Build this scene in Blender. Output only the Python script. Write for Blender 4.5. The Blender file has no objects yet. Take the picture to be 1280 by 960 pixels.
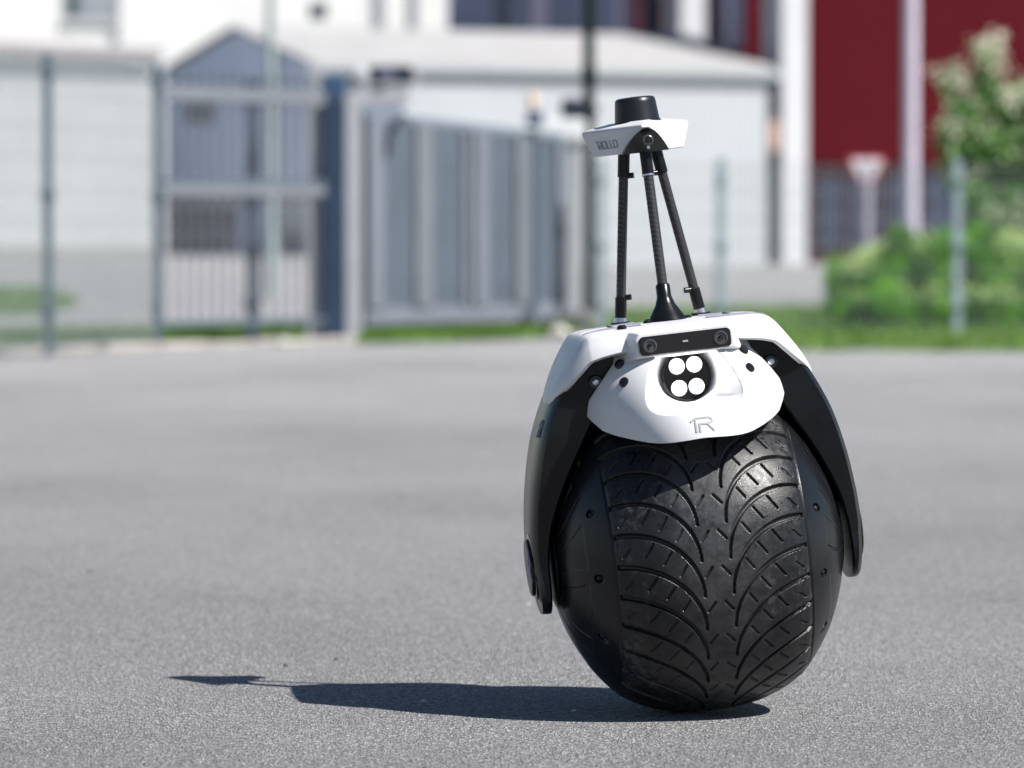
import bpy, bmesh, math, random
import numpy as np
from mathutils import Vector, Matrix, Euler

S = bpy.context.scene
COL = S.collection
RNG = random.Random(7)
NR = np.random.default_rng(11)

# ------------------------------------------------------------------ camera
FPX = 5900.0                       # focal length in photo pixels (1280 wide)
CAM_H = 0.9075
PITCH = math.atan(200.0 / FPX)     # horizon 200 px above the middle of the picture
cam_data = bpy.data.cameras.new('camera')
cam = bpy.data.objects.new('camera', cam_data)
COL.objects.link(cam)
cam.location = (0, 0, CAM_H)
cam.rotation_euler = (math.pi / 2 - PITCH, 0, 0)
cam_data.sensor_width = 36.0
cam_data.lens = FPX / 1280 * 36
cam_data.clip_start = 0.1
cam_data.clip_end = 2000
cam_data.dof.use_dof = True
cam_data.dof.focus_distance = 8.62
cam_data.dof.aperture_fstop = 4.1
S.camera = cam

# ------------------------------------------------------------------ daylight
SUN_EL = math.radians(47.8)
SUN_AZ = math.radians(31.5)          # from straight right towards the viewer
sun_dir = Vector((math.cos(SUN_EL) * math.cos(SUN_AZ), -math.cos(SUN_EL) * math.sin(SUN_AZ), math.sin(SUN_EL)))
world = bpy.data.worlds.new('World')
S.world = world
world.use_nodes = True
wn = world.node_tree.nodes
bg = wn['Background']
sky = wn.new('ShaderNodeTexSky')
sky.sky_type = 'NISHITA'
sky.sun_disc = False
sky.dust_density = 0.3
sky.ozone_density = 2.5
sky.sun_elevation = SUN_EL
sky.sun_rotation = math.atan2(sun_dir.x, sun_dir.y)
world.node_tree.links.new(sky.outputs[0], bg.inputs[0])
bg.inputs[1].default_value = 0.05
ld = bpy.data.lights.new('sun', 'SUN')
ld.energy = 5.0
ld.angle = math.radians(0.5)
ld.color = (1.0, 0.965, 0.92)
sun = bpy.data.objects.new('sun', ld)
COL.objects.link(sun)
sun.rotation_euler = (-sun_dir).to_track_quat('-Z', 'Y').to_euler()
S.view_settings.view_transform = 'Standard'
S.view_settings.look = 'None'
S.view_settings.gamma = 1
S.view_settings.exposure = 0.8

# ------------------------------------------------------------------ helpers
def spot(px, py, y):
    """world point on the plane Y = y behind photo pixel (px, py)"""
    v = Vector(((px - 640) / FPX, -(py - 480) / FPX, -1.0))
    v = Euler(cam.rotation_euler).to_matrix() @ v
    v *= y / v.y
    return Vector((v.x, v.y, v.z + CAM_H))

def gx(px, y):
    return (px - 640) / FPX * y

def ground_z(x, y):
    t = min(max((y - 60) / 40, 0), 1); t = t * t * (3 - 2 * t)
    q = min(max((1 - x) / 6, 0), 1); q = q * q * (3 - 2 * q)
    return 0.22 * t * q

def tag(o, label=None, cat=None, group=None, kind=None):
    if label: o['label'] = label
    if cat: o['category'] = cat
    if group: o['group'] = group
    if kind: o['kind'] = kind
    return o

def empty(name, loc, label, cat, group=None, rot=(0, 0, 0)):
    o = bpy.data.objects.new(name, None)
    o.empty_display_size = 0.1
    COL.objects.link(o)
    o.location = loc
    o.rotation_euler = rot
    tag(o, label, cat, group)
    return o

def link_mesh(name, me, mat, parent=None, smooth=None, bevel=None, segs=2, kind=None):
    if mat is not None:
        me.materials.append(mat)
    o = bpy.data.objects.new(name, me)
    COL.objects.link(o)
    if parent is not None:
        o.parent = parent
    if smooth is not None:
        me.polygons.foreach_set('use_smooth', [True] * len(me.polygons))
        me.set_sharp_from_angle(angle=math.radians(smooth))
    if bevel:
        b = o.modifiers.new('bevel', 'BEVEL')
        b.width = bevel; b.segments = segs; b.limit_method = 'ANGLE'; b.angle_limit = math.radians(35)
        b.harden_normals = False
        me.polygons.foreach_set('use_smooth', [True] * len(me.polygons))
        w = o.modifiers.new('weighted', 'WEIGHTED_NORMAL')
        w.keep_sharp = True
    if kind:
        o['kind'] = kind
    return o

def np_mesh(name, verts, faces, mat, parent=None, smooth=None, kind=None):
    verts = np.asarray(verts, dtype=np.float32); faces = np.asarray(faces, dtype=np.int32)
    me = bpy.data.meshes.new(name)
    n, k = faces.shape
    me.vertices.add(len(verts)); me.vertices.foreach_set('co', verts.ravel())
    me.loops.add(n * k); me.loops.foreach_set('vertex_index', faces.ravel())
    me.polygons.add(n); me.polygons.foreach_set('loop_start', np.arange(0, n * k, k, dtype=np.int32))
    me.update(calc_edges=True)
    return link_mesh(name, me, mat, parent, smooth=smooth, kind=kind)

class MB:
    def __init__(s):
        s.v = []; s.f = []
    def add(s, vs, fs):
        b = len(s.v); s.v += [tuple(v) for v in vs]; s.f += [tuple(i + b for i in f) for f in fs]; return s
    def box(s, x0, x1, y0, y1, z0, z1):
        vs = [(x0, y0, z0), (x1, y0, z0), (x1, y1, z0), (x0, y1, z0), (x0, y0, z1), (x1, y0, z1), (x1, y1, z1), (x0, y1, z1)]
        return s.add(vs, [(3, 2, 1, 0), (4, 5, 6, 7), (0, 1, 5, 4), (1, 2, 6, 5), (2, 3, 7, 6), (3, 0, 4, 7)])
    def frame_box(s, o, ux, uy, uz, a0, a1, b0, b1, c0, c1):
        vs = [o + ux * a + uy * b + uz * c for c in (c0, c1) for a, b in ((a0, b0), (a1, b0), (a1, b1), (a0, b1))]
        return s.add(vs, [(3, 2, 1, 0), (4, 5, 6, 7), (0, 1, 5, 4), (1, 2, 6, 5), (2, 3, 7, 6), (3, 0, 4, 7)])
    def tube(s, p0, p1, r0, r1=None, n=16, caps=True):
        p0, p1 = Vector(p0), Vector(p1); r1 = r0 if r1 is None else r1
        d = (p1 - p0).normalized(); q = d.to_track_quat('Z', 'Y')
        ring = [q @ Vector((math.cos(2 * math.pi * k / n), math.sin(2 * math.pi * k / n), 0)) for k in range(n)]
        vs = [p0 + r * r0 for r in ring] + [p1 + r * r1 for r in ring]
        fs = [(k, (k + 1) % n, n + (k + 1) % n, n + k) for k in range(n)]
        if caps: fs += [tuple(range(n - 1, -1, -1)), tuple(range(n, 2 * n))]
        return s.add(vs, fs)
    def lathe(s, c, axis, prof, n=32, cap0=True, cap1=True):
        """prof: list of (radius, distance along axis)"""
        c = Vector(c); q = Vector(axis).normalized().to_track_quat('Z', 'Y')
        vs = []
        for r, h in prof:
            vs += [c + q @ Vector((r * math.cos(2 * math.pi * k / n), r * math.sin(2 * math.pi * k / n), h)) for k in range(n)]
        fs = []
        for j in range(len(prof) - 1):
            fs += [(j * n + k, j * n + (k + 1) % n, (j + 1) * n + (k + 1) % n, (j + 1) * n + k) for k in range(n)]
        if cap0: fs.append(tuple(range(n - 1, -1, -1)))
        if cap1: fs.append(tuple(range((len(prof) - 1) * n, len(prof) * n)))
        return s.add(vs, fs)
    def prism(s, poly, off):
        """poly: list of Vectors (planar loop), off: extrusion vector"""
        n = len(poly); off = Vector(off)
        vs = [Vector(p) for p in poly] + [Vector(p) + off for p in poly]
        fs = [tuple(range(n - 1, -1, -1)), tuple(range(n, 2 * n))] + [(k, (k + 1) % n, n + (k + 1) % n, n + k) for k in range(n)]
        return s.add(vs, fs)
    def rings(s, rs, cap=True):
        n = len(rs[0]); vs = [p for r in rs for p in r]; fs = []
        for j in range(len(rs) - 1):
            fs += [(j * n + k, j * n + (k + 1) % n, (j + 1) * n + (k + 1) % n, (j + 1) * n + k) for k in range(n)]
        if cap: fs += [tuple(range(n - 1, -1, -1)), tuple(range((len(rs) - 1) * n, len(rs) * n))]
        return s.add(vs, fs)
    def strokes(s, lines, o, ux, uy, nrm, w, d):
        for ln in lines:
            pts = [o + ux * a + uy * b for a, b in ln]
            for p, q in zip(pts[:-1], pts[1:]):
                t = (q - p); L = t.length; t = t / L; side = nrm.cross(t)
                s.frame_box(p, t, side, nrm, -w * .5, L + w * .5, -w * .5, w * .5, -d, d)
        return s
    def mesh(s, name):
        me = bpy.data.meshes.new(name); me.from_pydata(s.v, [], s.f)
        bm = bmesh.new(); bm.from_mesh(me); bmesh.ops.recalc_face_normals(bm, faces=bm.faces); bm.to_mesh(me); bm.free()
        return me
    def build(s, name, mat, parent=None, smooth=None, bevel=None, segs=2, kind=None):
        return link_mesh(name, s.mesh(name), mat, parent, smooth, bevel, segs, kind)

# ------------------------------------------------------------------ materials
def mat_new(name):
    m = bpy.data.materials.new(name); m.use_nodes = True
    nt = m.node_tree
    return m, nt, nt.nodes['Principled BSDF']

def noise(nt, scale, detail=4, rough=0.55, vec=None):
    n = nt.nodes.new('ShaderNodeTexNoise')
    n.inputs['Scale'].default_value = scale; n.inputs['Detail'].default_value = detail; n.inputs['Roughness'].default_value = rough
    if vec is None:
        vec = nt.nodes.new('ShaderNodeTexCoord').outputs['Object']
    nt.links.new(vec, n.inputs['Vector'])
    return n

def ramp(nt, src, stops):
    r = nt.nodes.new('ShaderNodeValToRGB')
    el = r.color_ramp.elements
    while len(el) < len(stops): el.new(0.5)
    for e, (p, c) in zip(el, stops):
        e.position = p; e.color = (c[0], c[1], c[2], 1) if not isinstance(c, (int, float)) else (c, c, c, 1)
    nt.links.new(src, r.inputs[0])
    return r

def bump(nt, src, bsdf, strength, dist):
    b = nt.nodes.new('ShaderNodeBump'); b.inputs['Strength'].default_value = strength; b.inputs['Distance'].default_value = dist
    nt.links.new(src, b.inputs['Height']); nt.links.new(b.outputs[0], bsdf.inputs['Normal'])
    return b

def simple(name, col, rough=0.5, metal=0.0, var=0.12, scale=6.0, bmp=0.0, bscale=300.0, coat=0.0, spec=0.5, transl=0.0):
    m, nt, b = mat_new(name)
    n = noise(nt, scale, 5)
    lo = [max(c * (1 - var), 0) for c in col]; hi = [min(c * (1 + var), 1) for c in col]
    r = ramp(nt, n.outputs['Fac'], [(0.3, lo), (0.7, hi)])
    nt.links.new(r.outputs[0], b.inputs['Base Color'])
    b.inputs['Roughness'].default_value = rough; b.inputs['Metallic'].default_value = metal
    b.inputs['Coat Weight'].default_value = coat
    b.inputs['Specular IOR Level'].default_value = spec
    if transl:
        tr = nt.nodes.new('ShaderNodeBsdfTranslucent'); nt.links.new(r.outputs[0], tr.inputs['Color'])
        mxs = nt.nodes.new('ShaderNodeMixShader'); mxs.inputs[0].default_value = transl
        nt.links.new(b.outputs[0], mxs.inputs[1]); nt.links.new(tr.outputs[0], mxs.inputs[2])
        nt.links.new(mxs.outputs[0], nt.nodes['Material Output'].inputs['Surface'])
    if bmp:
        n2 = noise(nt, bscale, 2)
        bump(nt, n2.outputs['Fac'], b, bmp, 0.001)
    return m

M = {}
M['white'] = simple('white_plastic', (0.61, 0.61, 0.625), 0.36, var=0.025, bmp=0.06, bscale=900)
def soil_plastic(m):
    nt = m.node_tree; b = nt.nodes['Principled BSDF']
    n = noise(nt, 38, 8, 0.7)
    r = ramp(nt, n.outputs['Fac'], [(0.35, 0.28), (0.65, 0.50)])
    nt.links.new(r.outputs[0], b.inputs['Roughness'])
soil_plastic(M['white'])
M['black'] = simple('black_plastic', (0.005, 0.0055, 0.007), 0.27, var=0.25, scale=18, bmp=0.05, bscale=500, spec=0.26)
M['cap'] = simple('cap_plastic', (0.0065, 0.007, 0.0085), 0.30, var=0.5, scale=14, bmp=0.2, bscale=160, spec=0.30)
M['gloss'] = simple('black_glass', (0.008, 0.008, 0.010), 0.08, var=0.05)
M['dark_metal'] = simple('dark_metal', (0.03, 0.03, 0.033), 0.32, metal=0.6, var=0.1)
M['steel'] = simple('steel', (0.62, 0.62, 0.63), 0.28, metal=1.0, var=0.05)
M['lens'] = simple('lens_ring', (0.09, 0.09, 0.095), 0.25, metal=0.5, var=0.05)
M['mark'] = simple('printed_grey', (0.30, 0.30, 0.35), 0.5, var=0.03)
M['emboss'] = simple('embossed_grey', (0.33, 0.33, 0.35), 0.5, var=0.03)
M['mark_light'] = simple('printed_light_grey', (0.30, 0.31, 0.36), 0.4, var=0.03)
M['lidar'] = simple('lidar_black', (0.008, 0.009, 0.012), 0.33, var=0.1, spec=0.4)
M['seam'] = simple('seam_grey', (0.20, 0.20, 0.25), 0.6, var=0.05)

def carbon():
    m, nt, b = mat_new('carbon_fibre')
    tc = nt.nodes.new('ShaderNodeTexCoord')
    w = nt.nodes.new('ShaderNodeTexWave'); w.wave_type = 'BANDS'; w.bands_direction = 'DIAGONAL'
    w.inputs['Scale'].default_value = 62; w.inputs['Distortion'].default_value = 0.4
    nt.links.new(tc.outputs['Object'], w.inputs['Vector'])
    r = ramp(nt, w.outputs['Fac'], [(0.35, (0.010, 0.010, 0.012)), (0.65, (0.035, 0.034, 0.036))])
    nt.links.new(r.outputs[0], b.inputs['Base Color'])
    r2 = ramp(nt, w.outputs['Fac'], [(0.3, 0.5), (0.7, 0.22)])
    nt.links.new(r2.outputs[0], b.inputs['Roughness'])
    bump(nt, w.outputs['Fac'], b, 0.12, 0.001)
    return m
M['carbon'] = carbon()

def rubber():
    m, nt, b = mat_new('tyre_rubber')
    tc = nt.nodes.new('ShaderNodeTexCoord')
    n1 = noise(nt, 9, 6, 0.65, tc.outputs['Object'])
    n2 = noise(nt, 70, 6, 0.7, tc.outputs['Object'])
    mul = nt.nodes.new('ShaderNodeMath'); mul.operation = 'MULTIPLY'
    nt.links.new(n1.outputs['Fac'], mul.inputs[0]); nt.links.new(n2.outputs['Fac'], mul.inputs[1])
    r = ramp(nt, mul.outputs[0], [(0.20, (0.004, 0.004, 0.005)), (0.30, (0.008, 0.008, 0.009)), (0.42, (0.055, 0.053, 0.051))])
    b.inputs['Specular IOR Level'].default_value = 0.36
    sx = nt.nodes.new('ShaderNodeSeparateXYZ'); nt.links.new(tc.outputs['Object'], sx.inputs[0])
    ab = nt.nodes.new('ShaderNodeMath'); ab.operation = 'ABSOLUTE'; nt.links.new(sx.outputs[0], ab.inputs[0])
    mr = nt.nodes.new('ShaderNodeMapRange'); mr.interpolation_type = 'SMOOTHSTEP'
    mr.inputs[1].default_value = 0.02; mr.inputs[2].default_value = 0.125; mr.inputs[3].default_value = 1.0; mr.inputs[4].default_value = 0.12
    nt.links.new(ab.outputs[0], mr.inputs[0])
    nw = noise(nt, 26, 7, 0.72, tc.outputs['Object'])
    rw = ramp(nt, nw.outputs['Fac'], [(0.36, 0.25), (0.62, 1.0)])
    wf = nt.nodes.new('ShaderNodeMath'); wf.operation = 'MULTIPLY'
    nt.links.new(mr.outputs[0], wf.inputs[0]); nt.links.new(rw.outputs[0], wf.inputs[1])
    mw = nt.nodes.new('ShaderNodeMix'); mw.data_type = 'RGBA'
    nt.links.new(wf.outputs[0], mw.inputs[0]); nt.links.new(r.outputs[0], mw.inputs[6]); mw.inputs[7].default_value = (0.046, 0.046, 0.049, 1)
    nt.links.new(mw.outputs[2], b.inputs['Base Color'])
    rr = ramp(nt, n2.outputs['Fac'], [(0.32, 0.20), (0.68, 0.52)])
    nt.links.new(rr.outputs[0], b.inputs['Roughness'])
    n3 = noise(nt, 420, 3, 0.6, tc.outputs['Object'])
    bump(nt, n3.outputs['Fac'], b, 0.35, 0.0015)
    return m
M['rubber'] = rubber()

def led():
    m, nt, b = mat_new('lit_led')
    b.inputs['Base Color'].default_value = (1, 1, 1, 1)
    b.inputs['Emission Color'].default_value = (1, 0.99, 0.96, 1)
    b.inputs['Emission Strength'].default_value = 14
    return m
M['led'] = led()
M['led_rim'] = led()
M['led_rim'].node_tree.nodes['Principled BSDF'].inputs['Emission Strength'].default_value = 0.35
M['led_rim'].name = 'glowing_reflector'
M['led_rim'].node_tree.nodes['Principled BSDF'].inputs['Base Color'].default_value = (.2, .2, .2, 1)

def asphalt():
    m, nt, b = mat_new('asphalt')
    tc = nt.nodes.new('ShaderNodeTexCoord').outputs['Object']
    v = nt.nodes.new('ShaderNodeTexVoronoi'); v.inputs['Scale'].default_value = 235
    nt.links.new(tc, v.inputs['Vector'])
    sep = nt.nodes.new('ShaderNodeSeparateColor'); nt.links.new(v.outputs['Color'], sep.inputs[0])
    r1 = ramp(nt, sep.outputs[0], [(0.0, (0.075, 0.075, 0.080)), (0.40, (0.170, 0.169, 0.173)), (0.82, (0.255, 0.251, 0.252)), (1.0, (0.50, 0.49, 0.48))])
    mp = nt.nodes.new('ShaderNodeMapping'); mp.inputs['Scale'].default_value = (0.45, 0.28, 1); nt.links.new(tc, mp.inputs[0])
    n1 = noise(nt, 1.0, 6, 0.62, mp.outputs[0])
    r2 = ramp(nt, n1.outputs['Fac'], [(0.34, 0.84), (0.5, 1.0), (0.66, 1.10)])
    n2 = noise(nt, 60, 4, 0.7, tc)
    r3 = ramp(nt, n2.outputs['Fac'], [(0.3, 0.72), (0.7, 1.15)])
    mx = nt.nodes.new('ShaderNodeMix'); mx.data_type = 'RGBA'; mx.blend_type = 'MULTIPLY'; mx.inputs[0].default_value = 1
    nt.links.new(r1.outputs[0], mx.inputs[6]); nt.links.new(r2.outputs[0], mx.inputs[7])
    mx2 = nt.nodes.new('ShaderNodeMix'); mx2.data_type = 'RGBA'; mx2.blend_type = 'MULTIPLY'; mx2.inputs[0].default_value = 1
    nt.links.new(mx.outputs[2], mx2.inputs[6]); nt.links.new(r3.outputs[0], mx2.inputs[7])
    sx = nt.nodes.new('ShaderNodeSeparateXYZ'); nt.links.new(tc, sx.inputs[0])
    mr = nt.nodes.new('ShaderNodeMapRange'); mr.inputs[1].default_value = 8; mr.inputs[2].default_value = 32  # base colour brightens with distance, painting in the grazing light on far asphalt
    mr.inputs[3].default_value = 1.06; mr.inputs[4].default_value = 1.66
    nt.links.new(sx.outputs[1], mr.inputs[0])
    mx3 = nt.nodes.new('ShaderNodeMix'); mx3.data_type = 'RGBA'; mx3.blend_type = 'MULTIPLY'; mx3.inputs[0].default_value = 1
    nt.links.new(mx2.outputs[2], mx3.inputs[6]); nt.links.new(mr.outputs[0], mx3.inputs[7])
    nt.links.new(mx3.outputs[2], b.inputs['Base Color'])
    b.inputs['Roughness'].default_value = 0.8
    b.inputs['Specular IOR Level'].default_value = 0.3
    bump(nt, v.outputs['Distance'], b, 0.9, 0.006)
    return m
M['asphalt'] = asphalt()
M['kerb'] = simple('kerb_stone', (0.36, 0.33, 0.31), 0.85, var=0.25, scale=2.5)
M['stone'] = simple('pebble_stone', (0.10, 0.10, 0.105), 0.7, var=0.3, scale=120)
M['stone_light'] = simple('light_stone', (0.42, 0.40, 0.37), 0.8, var=0.2, scale=12)
M['soil'] = simple('lawn_soil', (0.13, 0.18, 0.08), 0.9, var=0.3, scale=3, spec=0.1)
M['grass'] = simple('grass_blade', (0.13, 0.23, 0.05), 0.6, var=0.45, scale=1.7, spec=0.2, transl=0.25)
M['leaf'] = simple('leaf_green', (0.15, 0.38, 0.025), 0.5, var=0.6, scale=3.5, spec=0.25, transl=0.28)
M['leaf_dark'] = simple('leaf_mid_green', (0.14, 0.30, 0.075), 0.5, var=0.5, scale=5, spec=0.3, transl=0.35)
M['blossom'] = simple('cream_blossom', (0.78, 0.76, 0.62), 0.6, var=0.12, scale=8, spec=0.2, transl=0.3)
M['seedhead'] = simple('pale_green_tip', (0.60, 0.72, 0.34), 0.6, var=0.2, scale=8, spec=0.2, transl=0.3)
M['bark'] = simple('bark', (0.12, 0.09, 0.06), 0.85, var=0.3, scale=20)
M['wall_white'] = simple('white_render', (0.74, 0.74, 0.72), 0.8, var=0.04, scale=0.6)
M['wall_pale'] = simple('pale_render', (0.66, 0.67, 0.68), 0.8, var=0.04, scale=0.6, spec=0.2)
M['plinth'] = simple('pale_plinth', (0.42, 0.39, 0.37), 0.85, var=0.1, scale=1)
M['eave'] = simple('eave_board', (0.42, 0.385, 0.385), 0.7, var=0.06, scale=1)
M['gutter'] = simple('zinc_gutter', (0.30, 0.34, 0.36), 0.5, metal=0.2, var=0.06)
M['shed_wall'] = simple('white_sheet_cladding', (0.375, 0.395, 0.415), 0.7, var=0.03, scale=0.7, spec=0.2)
M['shed_gable'] = simple('grey_blue_cladding', (0.52, 0.58, 0.70), 0.7, var=0.06, scale=0.7, spec=0.2)
M['shed_roof'] = simple('pale_roof_sheet', (0.34, 0.335, 0.335), 0.7, var=0.06, scale=0.8, spec=0.2)
M['dark_glass'] = simple('dark_glazing', (0.045, 0.055, 0.10), 0.12, var=0.25, scale=0.5)
M['violet_glass'] = simple('violet_glazing', (0.12, 0.12, 0.18), 0.15, var=0.2, scale=0.5)
M['pane_grey'] = simple('grey_pane', (0.30, 0.33, 0.37), 0.2, var=0.1, scale=0.8)
M['green_frame'] = simple('green_grey_pane', (0.05, 0.09, 0.09), 0.25, var=0.1, scale=0.8)
M['red'] = simple('red_cladding', (0.090, 0.0085, 0.0135), 0.8, var=0.08, scale=0.25, spec=0.05)
M['red_dark'] = simple('dark_red_plinth', (0.045, 0.014, 0.024), 0.7, var=0.2, scale=0.8, spec=0.15)
M['column'] = simple('white_column_paint', (0.66, 0.66, 0.68), 0.6, var=0.03, scale=1)
M['post'] = simple('galvanised_post', (0.085, 0.12, 0.15), 0.55, metal=0.2, var=0.12, scale=5)
M['post_shaded'] = simple('shaded_steel_post', (0.05, 0.072, 0.10), 0.55, metal=0.1, var=0.12, scale=5)
M['wire'] = simple('fence_wire', (0.24, 0.28, 0.28), 0.6, metal=0.1, var=0.1, scale=5)
M['light_post'] = simple('pale_post_paint', (0.34, 0.35, 0.375), 0.6, var=0.06, scale=3, spec=0.2)
M['rail_lilac'] = simple('grey_rail_paint', (0.150, 0.160, 0.185), 0.6, var=0.06, scale=3, spec=0.2)
M['post_pale'] = simple('pale_galvanised_post', (0.26, 0.32, 0.36), 0.6, metal=0.1, var=0.1, scale=5)  # paler grey-blue than the left fence posts
M['navy'] = simple('navy_post_paint', (0.024, 0.042, 0.078), 0.5, var=0.15, scale=3, spec=0.3)
M['gate_frame'] = simple('gate_frame_paint', (0.155, 0.17, 0.205), 0.6, var=0.06, scale=3, spec=0.2)
M['gate_bar'] = simple('gate_bar_paint', (0.155, 0.185, 0.232), 0.6, var=0.08, scale=3, spec=0.2)
M['gate_back'] = simple('gate_backing_sheet', (0.15, 0.18, 0.226), 0.6, var=0.08, scale=3, spec=0.2)
M['box_dark'] = simple('dark_housing', (0.018, 0.025, 0.04), 0.4, var=0.15, scale=8)
M['box_blue'] = simple('blue_housing', (0.03, 0.07, 0.14), 0.4, var=0.1, scale=8)
M['lamp_green'] = simple('dark_green_pole_paint', (0.003, 0.011, 0.007), 0.5, var=0.2, scale=4, spec=0.2)
M['pole_grey'] = simple('grey_green_pole', (0.24, 0.29, 0.29), 0.5, var=0.08, scale=3)
M['pole_lilac'] = simple('pale_flagpole', (0.46, 0.42, 0.50), 0.45, var=0.05, scale=3)
M['sign_post'] = simple('dull_grey_post', (0.24, 0.22, 0.27), 0.6, var=0.1)
M['sign_white'] = simple('sign_white', (0.62, 0.62, 0.66), 0.45, var=0.03)
M['sign_red'] = simple('sign_red', (0.42, 0.06, 0.07), 0.45, var=0.05)
M['orange'] = simple('orange_lens', (0.62, 0.47, 0.36), 0.4, var=0.08)
M['orange_box'] = simple('faded_orange', (0.62, 0.40, 0.30), 0.6, var=0.1)
M['pink_panel'] = simple('red_panel', (0.30, 0.09, 0.12), 0.5, var=0.08)

# ================================================================== GROUND
xs = np.concatenate([-np.geomspace(300, 12, 14), np.linspace(-10, 10, 21), np.geomspace(12, 300, 14)])
ys = np.concatenate([[-40, -10], np.linspace(0, 130, 53), np.geomspace(140, 900, 12)])
gv = [(x, y, ground_z(x, y)) for y in ys for x in xs]
nx = len(xs)
gf = [(j * nx + i, j * nx + i + 1, (j + 1) * nx + i + 1, (j + 1) * nx + i) for j in range(len(ys) - 1) for i in range(nx - 1)]
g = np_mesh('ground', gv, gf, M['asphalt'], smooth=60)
tag(g, 'wide grey asphalt yard in front of and behind the fence', kind='structure')

# ================================================================== ROBOT
R = 0.3035
YAW = math.radians(5.6); ROLL = math.radians(6.5)
AW, NP = 0.90, 2.35
def prof(a):
    return np.maximum(1 - np.abs(a / AW) ** NP, 0) ** (1 / NP)
aa = np.linspace(-0.88, 0.88, 400)
support = R * float(np.max(prof(aa) * math.cos(ROLL) + aa * math.sin(-ROLL)))
u_dir = Matrix.Rotation(YAW, 3, 'Z') @ Matrix.Rotation(-ROLL, 3, 'Y') @ Vector((0, 0, 1))
WC = Vector((gx(867.5, 8.77), 8.77, support + 0.0005))
robot = empty('ball_wheel_robot', WC - u_dir * R, 'leaning one wheeled robot with white shell, fat black tyre and tripod mast', 'robot', rot=(0, -ROLL, YAW))

def P(a, F, u):
    return Vector((a * R, -F * R, (u + 1) * R))

# ---- tyre with carved tread
def build_tyre():
    PER = 29; K = 52; NA = 270; AE = 0.585
    dphi = 2 * math.pi / PER
    a = np.linspace(-AE, AE, NA)
    ph = np.arange(K) / K * dphi
    A, PH = np.meshgrid(np.abs(a), ph)               # tile
    r0 = prof(np.abs(a))
    def seg_dist(p0, p1):
        """distance from the tile points to a segment given in (a, phi)"""
        x0, y0 = p0; x1, y1 = p1
        dx, dy = x1 - x0, y1 - y0
        px, py = A - x0, (PH - y0) * 0.95
        dy *= 0.95
        t = np.clip((px * dx + py * dy) / (dx * dx + dy * dy + 1e-12), 0, 1)
        return np.hypot(px - t * dx, py - t * dy), t
    depth = np.zeros_like(A)
    def carve(d, w, D):
        s = np.clip((w - d) / (w * 0.5), 0, 1)
        np.maximum(depth, D * s * s * (3 - 2 * s), out=depth)
    for k in range(-5, 5):
        p = k * dphi
        n = 22
        pts = [(0.60 - 0.513 * math.cos(th), p + 0.44 * math.sin(th)) for th in np.linspace(0, math.pi / 2, n)]
        for i in range(n - 1):
            d, t = seg_dist(pts[i], pts[i + 1])
            f = (i + t) / (n - 1)
            carve(d, 0.0095 + 0.0105 * f, 0.028)
        for (a0, p0, a1, p1) in ((0.030, -0.045, 0.074, -0.100), ):
            d, t = seg_dist((a0, p + p0), (a1, p + p1)); carve(d, 0.0085, 0.016)
        for ac, off, L in ((0.20, 0.385, 0.030), (0.285, 0.47, 0.036), (0.385, 0.53, 0.040)):
            d, t = seg_dist((ac - L * .7, p + off + L), (ac + L * .7, p + off - L)); carve(d, 0.0075, 0.013)
        d, t = seg_dist((0.49, p + 0.555), (0.535, p + 0.505)); carve(d, 0.008, 0.010)
    edge = np.clip((A - 0.555) / 0.03, 0, 1)
    depth = depth + 0.018 * edge ** 2
    depth = np.tile(depth, (PER, 1))
    phi = np.arange(PER * K) / (PER * K) * 2 * math.pi
    rr = (r0[None, :] - depth) * R
    V = np.zeros((PER * K, NA, 3))
    V[..., 0] = a[None, :] * R
    V[..., 1] = -rr * np.cos(phi)[:, None]
    V[..., 2] = rr * np.sin(phi)[:, None] + R
    idx = np.arange(PER * K * NA).reshape(PER * K, NA)
    nxt = np.roll(idx, -1, axis=0)
    F = np.stack([idx[:, :-1], idx[:, 1:], nxt[:, 1:], nxt[:, :-1]], axis=-1).reshape(-1, 4)
    return np_mesh('tyre', V.reshape(-1, 3), F, M['rubber'], robot, smooth=60)
tyre = build_tyre()

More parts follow.
